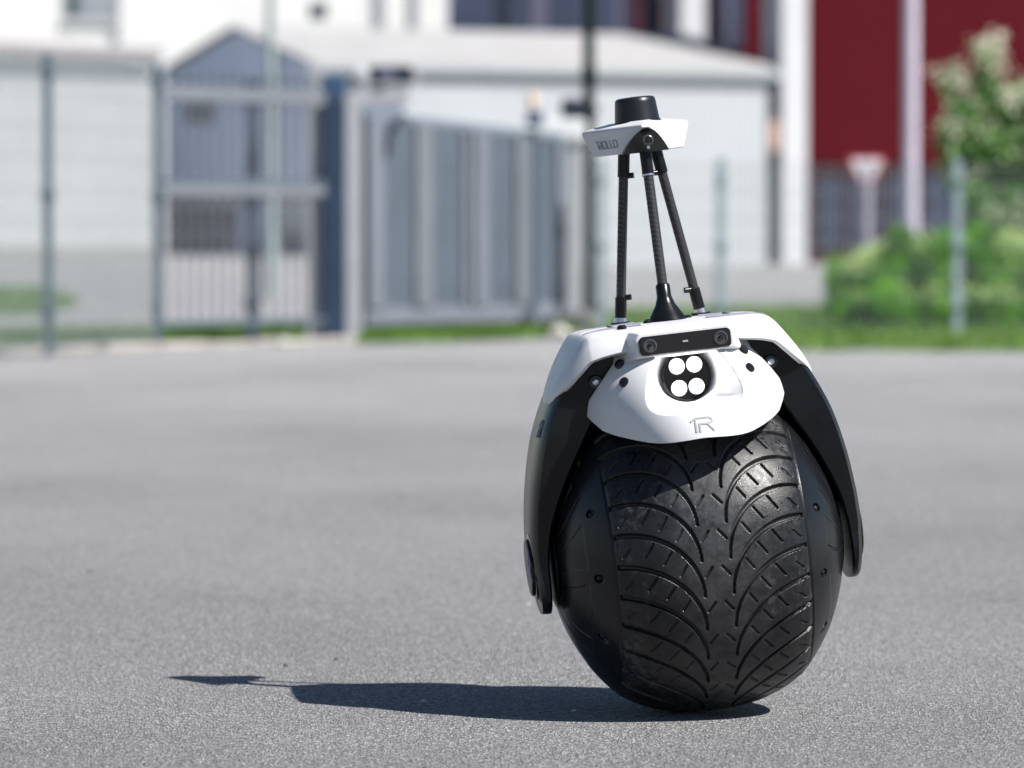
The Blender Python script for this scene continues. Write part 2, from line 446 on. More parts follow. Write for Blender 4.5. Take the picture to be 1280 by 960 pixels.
# ---- side caps
NBOLT = 11
def build_cap(sgn, phase):
    NPH, NA = 726, 90
    a = np.concatenate([np.linspace(0.570, 0.592, 8), np.linspace(0.597, 0.88, NA)])
    phi = np.arange(NPH) / NPH * 2 * math.pi
    A, PH = np.meshgrid(a, phi)
    r = (prof(A) - 0.006) * (1 - 0.30 * np.maximum(A - 0.592, 0))
    r = r - 0.014 * np.clip((0.592 - A) / 0.022, 0, 1)        # groove against the tyre
    dphi = 2 * math.pi / NBOLT
    q = (PH + phase + dphi / 2) % dphi - dphi / 2
    d = np.hypot(A - 0.675, q * prof(0.675))
    dep = 0.035 * np.clip((0.026 - d) / 0.006, 0, 1)
    # pairs of slanting panel joints that run in towards the hub
    per = 2 * dphi
    for off_, a_in in ((0.10, .735), (0.36, .725)):
        q2 = (PH + phase + off_ + 1.25 * (A - .73) + per / 2) % per - per / 2
        line = np.clip((.017 - np.abs(q2)) / .007, 0, 1) * np.clip((A - a_in) / .006, 0, 1)
        dep = np.maximum(dep, .014 * line)
    step = np.clip((A - .725) / .006, 0, 1) * np.clip(((PH + phase + .36 + 1.25 * (A - .73)) % per) / .012, 0, 1) * np.clip((per - .26 - (PH + phase + .36 + 1.25 * (A - .73)) % per) / .012, 0, 1)
    dep = dep + .007 * step
    rr = (r - dep) * R
    V = np.stack([sgn * A * R, -rr * np.cos(PH), rr * np.sin(PH) + R], -1)
    n = len(a)
    idx = np.arange(NPH * n).reshape(NPH, n); nxt = np.roll(idx, -1, axis=0)
    F = np.stack([idx[:, :-1], idx[:, 1:], nxt[:, 1:], nxt[:, :-1]], -1).reshape(-1, 4)
    if sgn < 0: F = F[:, ::-1]
    o = np_mesh('side_cap', V.reshape(-1, 3), F, M['cap'], robot, smooth=50)
    h = MB().lathe(P(sgn * 0.865, 0, 0), (sgn, 0, 0), [(0.262 * R, 0), (0.262 * R, 0.018 * R), (0.22 * R, 0.03 * R)], 40)
    h.build('hub_plate', M['black'], o, smooth=30)
    me = None
    for k in range(NBOLT):
        ph = k * dphi - phase
        if me is None:
            me = MB().lathe((0, 0, 0), (0, 0, 1), [(0.015 * R, 0), (0.015 * R, 0.008 * R), (0.008 * R, 0.012 * R)], 10).mesh('bolt')
            me.materials.append(M['dark_metal'])
        b = bpy.data.objects.new('bolt', me); COL.objects.link(b); b.parent = o
        rad = float(prof(0.675)) * 0.975 - 0.041
        b.location = P(sgn * 0.675, math.cos(ph) * rad, math.sin(ph) * rad)
        nrm = Vector((sgn * 0.75, -math.cos(ph), math.sin(ph)))
        b.rotation_euler = nrm.to_track_quat('Z', 'Y').to_euler()
    return o
build_cap(-1, 0.08)
build_cap(1, 0.27)

# ---- fork arms
def interp(tab, x):
    t = [r[0] for r in tab]
    return [float(np.interp(x, t, [r[i] for r in tab])) for i in range(1, len(tab[0]))]

def smooth_path(rows, n):
    """Catmull-Rom through rows of numbers"""
    rows = np.array(rows, float); out = []
    P0 = np.vstack([2 * rows[0] - rows[1], rows, 2 * rows[-1] - rows[-2]])
    for i in range(len(rows) - 1):
        a, b, c, d = P0[i:i + 4]
        for t in np.linspace(0, 1, n, endpoint=False):
            out.append(0.5 * ((2 * b) + (-a + c) * t + (2 * a - 5 * b + 4 * c - d) * t * t + (-a + 3 * b - 3 * c + d) * t ** 3))
    out.append(rows[-1])
    return np.array(out)

ARM = [  # outer a,u   inner a,u   front F  back F
    (.50, 1.325, .33, 1.235, .44, -.42), (.655, 1.205, .395, 1.10, .43, -.42), (.772, 1.04, .515, .945, .395, -.42), (.885, .79, .648, .735, .385, -.40),
    (.955, .53, .780, .495, .355, -.36), (.995, .28, .876, .265, .318, -.33), (1.008, .10, .912, .10, .300, -.305), (1.005, 0, .922, 0, .292, -.292)]
def build_arm(sgn):
    path = [tuple(r) for r in smooth_path(ARM, 9)]
    for th in np.linspace(0.15, 1.0, 9):
        u = -0.292 * math.sin(th * math.pi / 2) if th < 1 else -.292
        h = 0.292 * (1 - (-u / .2925) ** 3.2) ** (1 / 2.4) + 0.02
        path.append((1.005 + 0.09 * u, u, .922 - 0.02 * u, u, h, -h))
    rings = []
    for ao, uo, ai, ui, ff, fb in path:
        ch = 0.022
        k = min(0.45, ch / max(math.hypot(ao - ai, uo - ui), 1e-3))
        mix = lambda t: (sgn * (ao + (ai - ao) * t), uo + (ui - uo) * t)
        o_, i_ = mix(0), mix(1); oc, ic = mix(k * 1.25), mix(1 - k * .6)
        c2 = min(ch * 2.2, (ff - fb) * .25)
        rings.append([P(o_[0], ff - c2, o_[1]), P(oc[0], ff, oc[1]), P(ic[0], ff, ic[1]), P(i_[0], ff - ch * .6, i_[1]),
                      P(i_[0], fb + ch * .6, i_[1]), P(ic[0], fb, ic[1]), P(oc[0], fb, oc[1]), P(o_[0], fb + c2, o_[1])])
    o = MB().rings(rings).build('fork_arm', M['black'], robot, smooth=33)
    # hub disc on the outer face
    n = Vector((sgn, 0, -0.01))
    d = MB().lathe(P(sgn * 0.998, 0, 0.0), n, [(.205 * R, 0), (.205 * R, .006 * R), (.19 * R, .012 * R)], 48)
    d.build('hub_ring', M['gloss'], o, smooth=30)
    d = MB().lathe(P(sgn * 1.003, 0, 0.0), n, [(.175 * R, 0), (.175 * R, .020 * R), (.165 * R, .026 * R)], 48)
    disc = d.build('hub_disc', M['cap'], o, smooth=30)
    # small silver bolt with black washer near the top
    w = MB().lathe(P(sgn * 0.535, .428, 1.10), (0, -1, 0.1), [(.042 * R, 0), (.042 * R, .014 * R), (.036 * R, .02 * R)], 24)
    w.build('washer', M['gloss'], o, smooth=30)
    b = MB().lathe(P(sgn * 0.535, .443, 1.102), (0, -1, 0.1), [(.022 * R, 0), (.022 * R, .012 * R), (.012 * R, .022 * R)], 16)
    b.build('bolt', M['steel'], o, smooth=30)
    return o
GL1 = [(0.0, .78), (.16, 1.0), (.16, 0)]
GLR = [[(.30, 0), (.30, .55), (.62, .55)], [(.22, 1.0), (.66, 1.0), (.78, .88), (.78, .66), (.66, .55), (.62, .55)], [(.58, .55), (.82, 0)]]
def oneR(): return [GL1] + GLR
for sg in (-1, 1):
    arm = build_arm(sg)
    ux = Vector((0, sg, 0)); uy = Vector((0, 0, 1)); nr = Vector((sg, 0, 0))
    MB().strokes([[(a * .14 * R, b * .14 * R) for a, b in l] for l in oneR()], P(sg * 1.030, (.055 if sg < 0 else .055) * 1.0, -.07), ux, uy, nr, .016 * R, .004 * R).build('emblem', M['mark_light'], arm)
    MB().strokes([[(a * .10 * R, b * .10 * R) for a, b in l] for l in oneR()], P(sg * .895, .10, .80), ux, Vector((-sg * .42, 0, .9)), Vector((sg * .9, 0, .42)), .011 * R, .007 * R).build('emblem', M['mark_light'], arm)

# inner brackets between arms and wheel (seen in the gap on the right)
for sg in (-1, 1):
    br = [(.44, -.10, 1.16), (.60, -.10, .97), (.74, -.10, .74), (.84, -.10, .50), (.90, -.10, .26)]
    mb = MB()
    rings = []
    for a, F, u in br:
        rings.append([P(sg * a, -.05, u), P(sg * (a + .05), -.05, u + .03), P(sg * (a + .05), -.30, u + .03), P(sg * a, -.30, u)])
    mb.rings(rings).build('inner_bracket', M['dark_metal'], robot, smooth=25)

# ---- white top shell
SH = [  # a, u, F front, F back, skirt drop, skirt forward
    (0, 1.385, .56, -.66, .10, .05), (.25, 1.385, .55, -.66, .105, .05), (.45, 1.383, .51, -.63, .125, .06), (.54, 1.372, .49, -.60, .135, .06), (.575, 1.352, .48, -.58, .130, .055),
    (.625, 1.292, .46, -.55, .115, .05), (.70, 1.19, .42, -.45, .085, .04), (.760, 1.10, .36, -.32, .050, .02), (.800, 1.03, .27, -.14, .025, .01), (.815, .990, .18, .02, .010, .0)]
def build_shell():
    half = smooth_path(SH, 4)
    rows = [(-r[0],) + tuple(r[1:]) for r in half[::-1]] + [tuple(r) for r in half[1:]]
    rows = np.array(rows)
    G = []
    for i, (a, u, ff, fb, dr, fw) in enumerate(rows):
        j0, j1 = max(i - 1, 0), min(i + 1, len(rows) - 1)
        t = Vector((rows[j1][0] - rows[j0][0], 0, rows[j1][1] - rows[j0][1])).normalized()
        n = Vector((-t.z, 0, t.x))
        line = []
        def pt(F, h): line.append(P(a + n.x * h, F, u + n.z * h))
        line.append(P(a, ff + fw, u - dr))
        line.append(P(a, ff + fw * .4, u - dr * .4))
        pt(ff, -.008)
        for k in range(9):
            s = k / 8; F = (ff - .02) + (fb + .02 - ff + .02) * s
            pt(F, .018 * math.sin(math.pi * s) ** .7 if 0 < s < 1 else 0)
        pt(fb, -.01); pt(fb - .01, -dr * .6)
        G.append(line)
    m = len(G[0])
    V = [p for l in G for p in l]
    Fc = [(i * m + j, i * m + j + 1, (i + 1) * m + j + 1, (i + 1) * m + j) for i in range(len(G) - 1) for j in range(m - 1)]
    me = bpy.data.meshes.new('body_shell'); me.from_pydata(V, [], Fc)
    bm = bmesh.new(); bm.from_mesh(me); bmesh.ops.recalc_face_normals(bm, faces=bm.faces)
    if sum(f.normal.z for f in bm.faces) < 0: bmesh.ops.reverse_faces(bm, faces=bm.faces)
    bm.to_mesh(me); bm.free()
    o = link_mesh('body_shell', me, M['white'], robot, smooth=28)
    s = o.modifiers.new('thick', 'SOLIDIFY'); s.thickness = .03 * R; s.offset = -1
    b = o.modifiers.new('bevel', 'BEVEL'); b.width = .008 * R; b.segments = 2; b.angle_limit = math.radians(40)
    return o
shell = build_shell()
# seams and little screws on the deck
for F in (.235, -.10):
    for sg in (-1, 1):
        mb = MB()
        pts = [(.585, 1.345), (.545, 1.378), (.45, 1.393), (.20, 1.402)]
        for (a0, u0), (a1, u1) in zip(pts[:-1], pts[1:]):
            mb.tube(P(sg * a0, F, u0 + .004), P(sg * a1, F, u1 + .004), .010 * R, n=8)
        mb.build('deck_seam', M['seam'], shell, smooth=40)
for sg in (-1, 1):
    mb = MB().tube(P(sg * .36, .235, 1.404), P(sg * .36, -.10, 1.410), .006 * R, n=6)
    mb.build('deck_seam', M['seam'], shell, smooth=40)
for a, F in ((-.13, .02), (-.10, -.16), (.13, -.10), (-.33, .34)):
    MB().lathe(P(a, F, 1.392), (0, 0, 1), [(.03 * R, 0), (.03 * R, .015 * R), (.02 * R, .028 * R)], 16).build('screw', M['black'], shell, smooth=30)
# ring emblem on the left wing
em = MB()
MB().strokes([[(a * .085 * R, b * .085 * R) for a, b in l] for l in ([(.5 + .5 * math.cos(t), .5 + .5 * math.sin(t)) for t in np.linspace(0.5, 5.8, 14)],)],
             P(-.742, .06, 1.145), Vector((0, -1, 0)), Vector((.56, 0, .83)), Vector((-.83, 0, .56)), .012 * R, .005 * R).build('emblem', M['emboss'], shell)

# ---- camera brow and bar
hood = MB()
def hood_ring(w0, w1, u0, u1, F, c=.035):
    return [P(-w0, F, u0), P(w0, F, u0), P(w0 + (w1 - w0) * .8, F, u1 - c), P(w1 - c * .7, F, u1), P(-w1 + c * .7, F, u1), P(-(w0 + (w1 - w0) * .8), F, u1 - c)]
hood.rings([hood_ring(.43, .40, 1.18, 1.385, .18), hood_ring(.41, .385, 1.19, 1.385, .42), hood_ring(.325, .312, 1.212, 1.374, .62), hood_ring(.302, .292, 1.222, 1.366, .665)])
brow = hood.build('camera_brow', M['white'], robot, smooth=25, bevel=.008 * R)
def round_rect(w, u0, u1, F, c=.03):
    pts = []
    for cx, cy, t0 in ((w - c, u1 - c, 0), (-w + c, u1 - c, 90), (-w + c, u0 + c, 180), (w - c, u0 + c, 270)):
        for k in range(5):
            t = math.radians(t0 + k * 22.5)
            pts.append(P(cx + c * math.cos(t), F, cy + c * math.sin(t)))
    return pts
bar = MB().rings([round_rect(.278, 1.230, 1.346, .60), round_rect(.278, 1.230, 1.346, .680), round_rect(.272, 1.236, 1.340, .687)])
cbar = bar.build('stereo_camera_bar', M['gloss'], robot, smooth=25)
for sg in (-1, 1):
    c = P(sg * .215, .683, 1.289)
    MB().lathe(c, (0, -1, 0), [(.042 * R, 0), (.042 * R, .012 * R), (.034 * R, .014 * R), (.030 * R, .006 * R)], 28).build('lens_ring', M['lens'], cbar, smooth=30)
    MB().lathe(c, (0, -1, 0), [(.017 * R, 0), (.016 * R, .012 * R), (.008 * R, .018 * R)], 20).build('lens', M['gloss'], cbar, smooth=30)
MB().frame_box(P(0, .690, 1.294), Vector((1, 0, 0)), Vector((0, 0, 1)), Vector((0, -1, 0)), -.016 * R, .016 * R, -.005 * R, .005 * R, -.004 * R, .004 * R).build('indicator', M['emboss'], cbar)

# ---- front shroud with light pocket
LU = 1.078
def shroud_surface(a, u):
    c = 1.065 - 1.43 * (u - .70) ** 2
    k = 2.25 - .9 * (u - .70)
    F = c - k * np.abs(a) ** 2.4
    dx, dz = a, u - LU
    d = np.hypot(dx, dz)
    side = np.clip(np.abs(dx) / np.maximum(d, 1e-4), 0, 1)
    up = np.clip(dz / np.maximum(d, 1e-4), 0, 1); dn = np.clip(-dz / np.maximum(d, 1e-4), 0, 1)
    slope = 10.0 * dn ** 4 + 2.2 * side ** 2 + .5 * up ** 2
    Fp = .52 + np.maximum(d - .150, 0) * slope
    k = .012
    h = np.clip(.5 + .5 * (F - Fp) / k, 0, 1)
    return F * (1 - h) + Fp * h - k * h * (1 - h)
def build_shroud():
    NS, NT = 220, 190
    WT = [(0, .40), (.02, .45), (.05, .505), (.09, .545), (.20, .592), (.29, .622), (.325, .630), (.36, .624), (.45, .592), (.60, .535), (.75, .472), (.86, .425), (1, .405)]
    V = np.zeros((NT, NS, 3))
    s = np.linspace(-1, 1, NS)
    for j, t in enumerate(np.linspace(0, 1, NT)):
        w = interp(WT, t)[0]
        a = s * w * .985
        u0 = .728 - .010 * np.sin(np.abs(s) ** 1.3 * math.pi) + .035 * np.abs(s) ** 6
        u = u0 + (1.275 - u0) * t
        F = shroud_surface(a, u)
        V[j, :, 0] = a * R; V[j, :, 1] = -F * R; V[j, :, 2] = (u + 1) * R
    B = V.copy(); B[..., 1] += .030 * R                      # inner skin
    E = V.copy(); E[..., 1] += .004 * R; cc = np.array([0, 0, (1.0 + .98) * R])
    idx = np.arange(NT * NS).reshape(NT, NS)
    front = np.stack([idx[:-1, :-1], idx[:-1, 1:], idx[1:, 1:], idx[1:, :-1]], -1).reshape(-1, 4)
    n = NT * NS
    loop = np.concatenate([idx[0, :-1], idx[:-1, -1], idx[-1, :0:-1], idx[:0:-1, 0]])
    nxt = np.roll(loop, -1)
    rim = np.stack([nxt, loop, loop + n, nxt + n], -1)
    Fc = np.concatenate([front, front[:, ::-1] + n, rim])
    o = np_mesh('front_shroud', np.concatenate([V.reshape(-1, 3), B.reshape(-1, 3)]), Fc, M['white'], robot, smooth=50)
    return o
shroud = build_shroud()
for a, u in ((-.385, 1.085), (.365, 1.085), (-.385, 1.190), (.355, 1.190)):
    F = float(shroud_surface(np.array(a), np.array(u)))
    n = Vector((2.2 * a, -1, .7)).normalized()
    MB().lathe(P(a, F - .01, u), n, [(.032 * R, 0), (.032 * R, .016 * R), (.022 * R, .022 * R)], 20).build('screw', M['gloss'], shroud, smooth=30)
e = MB()
def shroud_point(a, u):
    f = lambda a_, u_: float(shroud_surface(np.array(a_), np.array(u_)))
    F = f(a, u); h = .004
    n = Vector((-(f(a + h, u) - f(a - h, u)) / (2 * h), -1, -(f(a, u + h) - f(a, u - h)) / (2 * h))).normalized()
    return P(a, F, u) + n * .001 * R, n
for l in [GL1] + GLR:
    q = [(-.066 + a * .160, .768 + b * .078) for a, b in l]
    for (a0, b0), (a1, b1) in zip(q[:-1], q[1:]):
        m_ = max(1, int(math.hypot(a1 - a0, b1 - b0) / .012))
        for k in range(m_):
            t0, t1 = k / m_, (k + 1) / m_
            A, n0 = shroud_point(a0 + (a1 - a0) * t0, b0 + (b1 - b0) * t0); B, n1 = shroud_point(a0 + (a1 - a0) * t1, b0 + (b1 - b0) * t1)
            t = (B - A); L = t.length; t /= L; sd = n0.cross(t).normalized()
            e.frame_box(A, t, sd, n0, -.004 * R, L + .004 * R, -.0055 * R, .0055 * R, -.004 * R, .003 * R)
e.build('emblem', M['emboss'], shroud)

# ---- headlight
hl = MB().lathe(P(0, .50, LU), (0, -1, 0), [(.150 * R, 0), (.150 * R, .065 * R), (.140 * R, .075 * R), (.136 * R, .060 * R)], 48)
head_light = hl.build('headlight', M['gloss'], robot, smooth=30)
for dx, dz in ((-.053, .066), (.053, .066), (-.053, -.066), (.053, -.066)):
    c = P(dx, .557, LU + dz)
    MB().lathe(c, (0, -1, 0), [(.056 * R, 0), (.056 * R, .012 * R), (.049 * R, .016 * R)], 28, cap1=False).build('reflector_ring', M['black'], head_light, smooth=30)
    MB().lathe(c, (0, -1, 0), [(.037 * R, 0), (.036 * R, .014 * R), (.028 * R, .021 * R), (.014 * R, .024 * R)], 28).build('led', M['led'], head_light, smooth=40)
    MB().lathe(c, (0, -1, 0), [(.0375 * R, .004 * R), (.047 * R, .014 * R), (.050 * R, .013 * R)], 28, False, False).build('reflector', M['led_rim'], head_light, smooth=40)

# ---- mast legs
def mast_leg(base, top, front=False):
    b, t = P(*base), P(*top)
    d = (t - b); L = d.length; d.normalize()
    o = MB().tube(b + d * .09 * L, b + d * .93 * L, .030 * R if not front else .031 * R, n=28).build('mast_tube', M['carbon'], robot, smooth=40)
    # upper sleeve and nub
    MB().tube(b + d * .845 * L, b + d * 1.0 * L, .037 * R, n=24).build('sleeve', M['black'], o, smooth=40)
    if not front:
        MB().tube(b + d * .015 * L, b + d * .15 * L, .036 * R, n=24).build('sleeve', M['black'], o, smooth=40)
        MB().tube(b - d * .005 * L, b + d * .03 * L, .043 * R, .038 * R, n=24).build('ferrule', M['steel'], o, smooth=40)
        for h in (.145, .85):
            c = b + d * h * L
            sgx = 1 if base[0] < 0 else -1
            MB().tube(c, c + Vector((sgx * .062 * R, -.02 * R, 0)), .018 * R, n=14).build('clamp_nub', M['black'], o, smooth=40)
    else:
        MB().lathe(b, d, [(.125 * R, -.01 * R), (.105 * R, .03 * R), (.062 * R, .10 * R), (.045 * R, .15 * R), (.044 * R, .22 * R), (.036 * R, .23 * R)], 32).build('flared_foot', M['black'], o, smooth=40)
        MB().tube(b + d * .838 * L, b + d * .848 * L, .038 * R, n=24).build('collar', M['steel'], o, smooth=40)
    MB().tube(b - Vector((0, 0, .012 * R)), b + Vector((0, 0, .006 * R)), .06 * R, n=24).build('foot_plate', M['black'], o, smooth=40)
    return o
mast_leg((-.255, -.33, 1.41), (-.115, -.32, 2.467))
mast_leg((.258, -.40, 1.41), (.085, -.36, 2.467))
mast_leg((0, -.05, 1.40), (0, -.20, 2.467), True)

# ---- sensor head
TRI = [(0.0, 0.0), (.345, -.58), (-.345, -.58)]     # (a, F)
CEN = (0.0, -.38)
def tri_ring(sc, tr, u):
    pts = []
    for i in range(3):
        p, q0, q1 = Vector(TRI[i]), Vector(TRI[i - 1]), Vector(TRI[(i + 1) % 3])
        for q in (q0, q1):
            v = (q - p).normalized()
            w = p + v * (tr * (1 if i == 0 else .28))
            w = Vector(CEN) + (w - Vector(CEN)) * sc
            pts.append(P(w.x, w.y, u))
    return pts
hd = MB().rings([tri_ring(.90, .19, 2.445), tri_ring(.98, .085, 2.557), tri_ring(1.0, .045, 2.595), tri_ring(.96, .05, 2.612), tri_ring(.50, .10, 2.639)])
head = hd.build('sensor_head', M['white'], robot, smooth=20, bevel=.010 * R)
# black bracket on the front corner
def bracket(ax, F0, u0, u1, w):
    pts = []
    for k in range(13):
        t = -1 + 2 * k / 12
        h = u0 + (u1 - u0) * (1 - abs(t) ** 1.8)
        pts.append((t * w, h))
    return pts
poly = [(a, u) for a, u in bracket(0, 0, 2.441, 2.589, .145)]
mb = MB()
fr = []; bk = []
for a, u in poly:
    F = -.035 + .035 * (u - 2.445) / .13 - 1.05 * max(abs(a) - .03, 0)
    fr.append(P(a, F, u)); bk.append(P(a, F - .10, u))
mb.rings([bk, fr])
brk = mb.build('corner_bracket', M['black'], head, smooth=30)
c = P(0, -.018, 2.512)
MB().lathe(c, (0, -1, 0), [(.034 * R, -.01 * R), (.034 * R, .014 * R), (.026 * R, .018 * R), (.022 * R, .008 * R)], 24).build('camera_ring', M['lens'], head, smooth=30)
MB().lathe(c, (0, -1, 0), [(.018 * R, 0), (.016 * R, .014 * R), (.006 * R, .018 * R)], 18).build('camera_lens', M['gloss'], head, smooth=30)
MB().lathe(P(0, -.028, 2.469), (0, -1, 0), [(.010 * R, -.01 * R), (.010 * R, .012 * R)], 12).build('screw', M['steel'], head, smooth=30)
# lettering on the left face
A0 = Vector(TRI[2]); A1 = Vector(TRI[0])
def headface(s, u):
    """point on the left face: s from the back-left corner (0) to the front corner (1)"""
    sc = float(np.interp(u, [2.445, 2.557, 2.595], [.90, .98, 1.0]))
    w = Vector(CEN) + ((A0 + (A1 - A0) * s) - Vector(CEN)) * sc
    return P(w.x, w.y, u)
o0 = headface(.20, 2.490)
fx = (headface(.6, 2.492) - headface(.20, 2.492)).normalized(); fy = (headface(.20, 2.567) - headface(.20, 2.507)).normalized(); fn = fx.cross(fy).normalized()
if fn.y > 0: fn = -fn
LET = {
    '1': (.30, [[(0, 1.0), (.20, 1.0), (.20, 0)]]),
    'R': (.62, [[(.0, .42), (.30, .42), (.44, .50), (.44, .90), (.34, 1.0), (.0, 1.0)], [(.06, .42), (.06, 0)], [(.24, .42), (.46, 0)]]),
    'O': (.66, [[(.12, 0), (.40, 0), (.52, .15), (.52, .85), (.40, 1), (.12, 1), (0, .85), (0, .15), (.12, 0)]]),
    'L': (.50, [[(0, 1), (0, 0), (.40, 0)]]),
}
lt = MB(); xx = 0; hgt = .046 * R
for ch in '1ROLLO':
    w, ls = LET[ch]
    lt.strokes([[((xx + a) * hgt * 1.45, b * hgt) for a, b in l] for l in ls], o0, fx, fy, fn,   .0050 * R, .005 * R)
    xx += w
lt.build('lettering', M['mark'], head)
# lidar
lid = MB().lathe(P(0, -.42, 2.622), (0, 0, 1), [(.142 * R, 0), (.142 * R, .01 * R), (.140 * R, .02 * R), (.128 * R, .130 * R), (.125 * R, .148 * R), (.118 * R, .158 * R), (.100 * R, .165 * R), (.03 * R, .168 * R)], 56)
lidar = lid.build('lidar', M['lidar'], robot, smooth=30)
MB().lathe(P(0, -.42, 2.622), (0, 0, 1), [(.152 * R, 0), (.152 * R, .012 * R), (.142 * R, .018 * R)], 48).build('base_ring', M['black'], lidar, smooth=30)

# ================================================================== PEBBLES on the yard
def pebble(px, py, r, mat, label):
    y = CAM_H * FPX / (py - 280); 
    p = spot(px, py, y)
    bm = bmesh.new(); bmesh.ops.create_icosphere(bm, subdivisions=2, radius=r)
    rr = random.Random(int(px * 7 + py))
    for v in bm.verts:
        v.co *= 1 + rr.uniform(-.22, .22)
        v.co.z *= .7; v.co.x *= 1.25
    me = bpy.data.meshes.new('pebble'); bm.to_mesh(me); bm.free()
    o = link_mesh('pebble', me, mat, smooth=40)
    o.location = (p.x, p.y, r * .45)
    tag(o, label, 'pebble', 'pebbles lying on the asphalt')
pebble(358, 834, .0055, M['stone'], 'dark pebble just above the tip of the robot shadow')
pebble(113, 716, .0055, M['stone'], 'dark pebble alone on the left side of the asphalt')
pebble(530, 879, .0050, M['stone_light'], 'pale pebble on the near edge of the long shadow')
pebble(718, 891, .0045, M['stone_light'], 'pale pebble just in front of the shadow beside the tyre')
pebble(660, 757, .0045, M['stone_light'], 'pale pebble below the hub of the left fork arm')
pebble(420, 826, .0040, M['stone'], 'tiny dark pebble behind the middle of the long shadow')

bmg = bmesh.new()
for k in range(150):
    y = 6.6 + 12 * RNG.random() ** 1.8; x = RNG.uniform(-.13, .13) * y
    r = RNG.choice((.0012, .0016, .002, .0028))
    m_ = Matrix.Translation((x, y, r * .4)) @ Matrix.Rotation(RNG.uniform(0, 6), 4, 'Z') @ Matrix.Diagonal((1.3, .9, .7, 1))
    bmesh.ops.create_icosphere(bmg, subdivisions=1, radius=r, matrix=m_)
meg = bpy.data.meshes.new('grit'); bmg.to_mesh(meg); bmg.free()
tag(link_mesh('grit', meg, M['stone_light'], smooth=40), 'fine loose grit scattered over the asphalt', kind='stuff')

# ================================================================== GRASS, KERBS
def sheet(name, poly, dz, mat, label, kind='structure'):
    vs = [(x, y, ground_z(x, y) + dz) for x, y in poly]
    me = bpy.data.meshes.new(name); me.from_pydata(vs, [], [tuple(range(len(vs)))])
    o = link_mesh(name, me, mat)
    return tag(o, label, kind=kind)

def gp(px, py):
    y = CAM_H * FPX / (py - 280)
    return (gx(px, y), y)

def in_poly(x, y, poly):
    c = False; j = len(poly) - 1
    for i in range(len(poly)):
        xi, yi = poly[i]; xj, yj = poly[j]
        if (yi > y) != (yj > y) and x < (xj - xi) * (y - yi) / (yj - yi) + xi: c = not c
        j = i
    return c

def grass(name, poly, n, h0, h1, label):
    xs_ = [p[0] for p in poly]; ys_ = [p[1] for p in poly]
    V = []; F = []
    k = 0
    while k < n:
        x = RNG.uniform(min(xs_), max(xs_)); y = RNG.uniform(min(ys_), max(ys_))
        if not in_poly(x, y, poly): continue
        h = RNG.uniform(h0, h1); w = RNG.uniform(.006, .014); t = RNG.uniform(0, math.pi)
        z = ground_z(x, y)
        dx, dy = math.cos(t) * w, math.sin(t) * w; lx, ly = RNG.uniform(-.5, .5) * h, RNG.uniform(-.5, .5) * h
        V += [(x - dx, y - dy, z), (x + dx, y + dy, z), (x + lx, y + ly, z + h)]
        F.append((3 * k, 3 * k + 1, 3 * k + 2)); k += 1
    o = np_mesh(name, V, F, M['grass'], kind='stuff')
    return tag(o, label)

STRIP_L = [gp(-60, 434), gp(60, 431), gp(320, 425.5), gp(445, 424), gp(445, 413), gp(320, 414), gp(60, 417), gp(-60, 419)]
STRIP_G = [gp(448, 430), gp(560, 428), gp(640, 425), gp(720, 421), gp(720, 411), gp(560, 413), gp(448, 414)]
LAWN_R = [(.55 + .16 * k, 34.0 - .02 * k + RNG.uniform(-.30, .12)) for k in range(56)] + [(9.6, 33.2), (14, 33.2), (14, 52), (4.6, 52), (1.2, 50), (.7, 44)]
PATCH = [(-9, 47), gp(60, 394), gp(100, 379), gp(60, 362), (-9, 64)]
for poly, lab in ((STRIP_L, 'narrow soil strip under the wire fence'), (STRIP_G, 'soil strip under the sliding gate'), (LAWN_R, 'lawn soil round the shrubs'), (PATCH, 'soil of the far green patch')):
    sheet('lawn', poly, .004, M['soil'], lab)
grass('grass', STRIP_L, 12000, .03, .10, 'thin grass strip along the foot of the wire fence')
grass('grass', STRIP_G, 14000, .03, .10, 'bright green grass growing under the sliding gate')
grass('grass', LAWN_R, 42000, .03, .085, 'mown grass in front of the shrubs and right fence')
grass('grass', PATCH, 9000, .04, .12, 'far green patch beyond the left fence')
# pale kerb strip along the foot of the left fence, built of separate stones
kerb_poly = [(-70, 446), (60, 441), (200, 437), (320, 433), (445, 428)]
pts = [gp(*p) for p in kerb_poly]
kerb = sheet('kerb', [(p[0], p[1] - .02) for p in pts] + [(p[0] + .02, p[1] + 1.05) for p in pts[::-1]], .006, M['kerb'], 'pale concrete strip along the foot of the left fence')
stones = 0
for (x0, y0), (x1, y1) in zip(pts[:-1], pts[1:]):
    L = math.hypot(x1 - x0, y1 - y0); n = max(1, round(L / .5))
    for i in range(n):
        t0, t1 = i / n, (i + .96) / n
        o = Vector((x0, y0, 0)); d = Vector(((x1 - x0) / L, (y1 - y0) / L, 0)); s = Vector((-d.y, d.x, 0))
        mb = MB().frame_box(o, d, s, Vector((0, 0, 1)), t0 * L, t1 * L, -.02, .10, 0, .045 + RNG.uniform(-.008, .008))
        mb.build('kerb_stone', M['kerb'], kerb, bevel=.008)

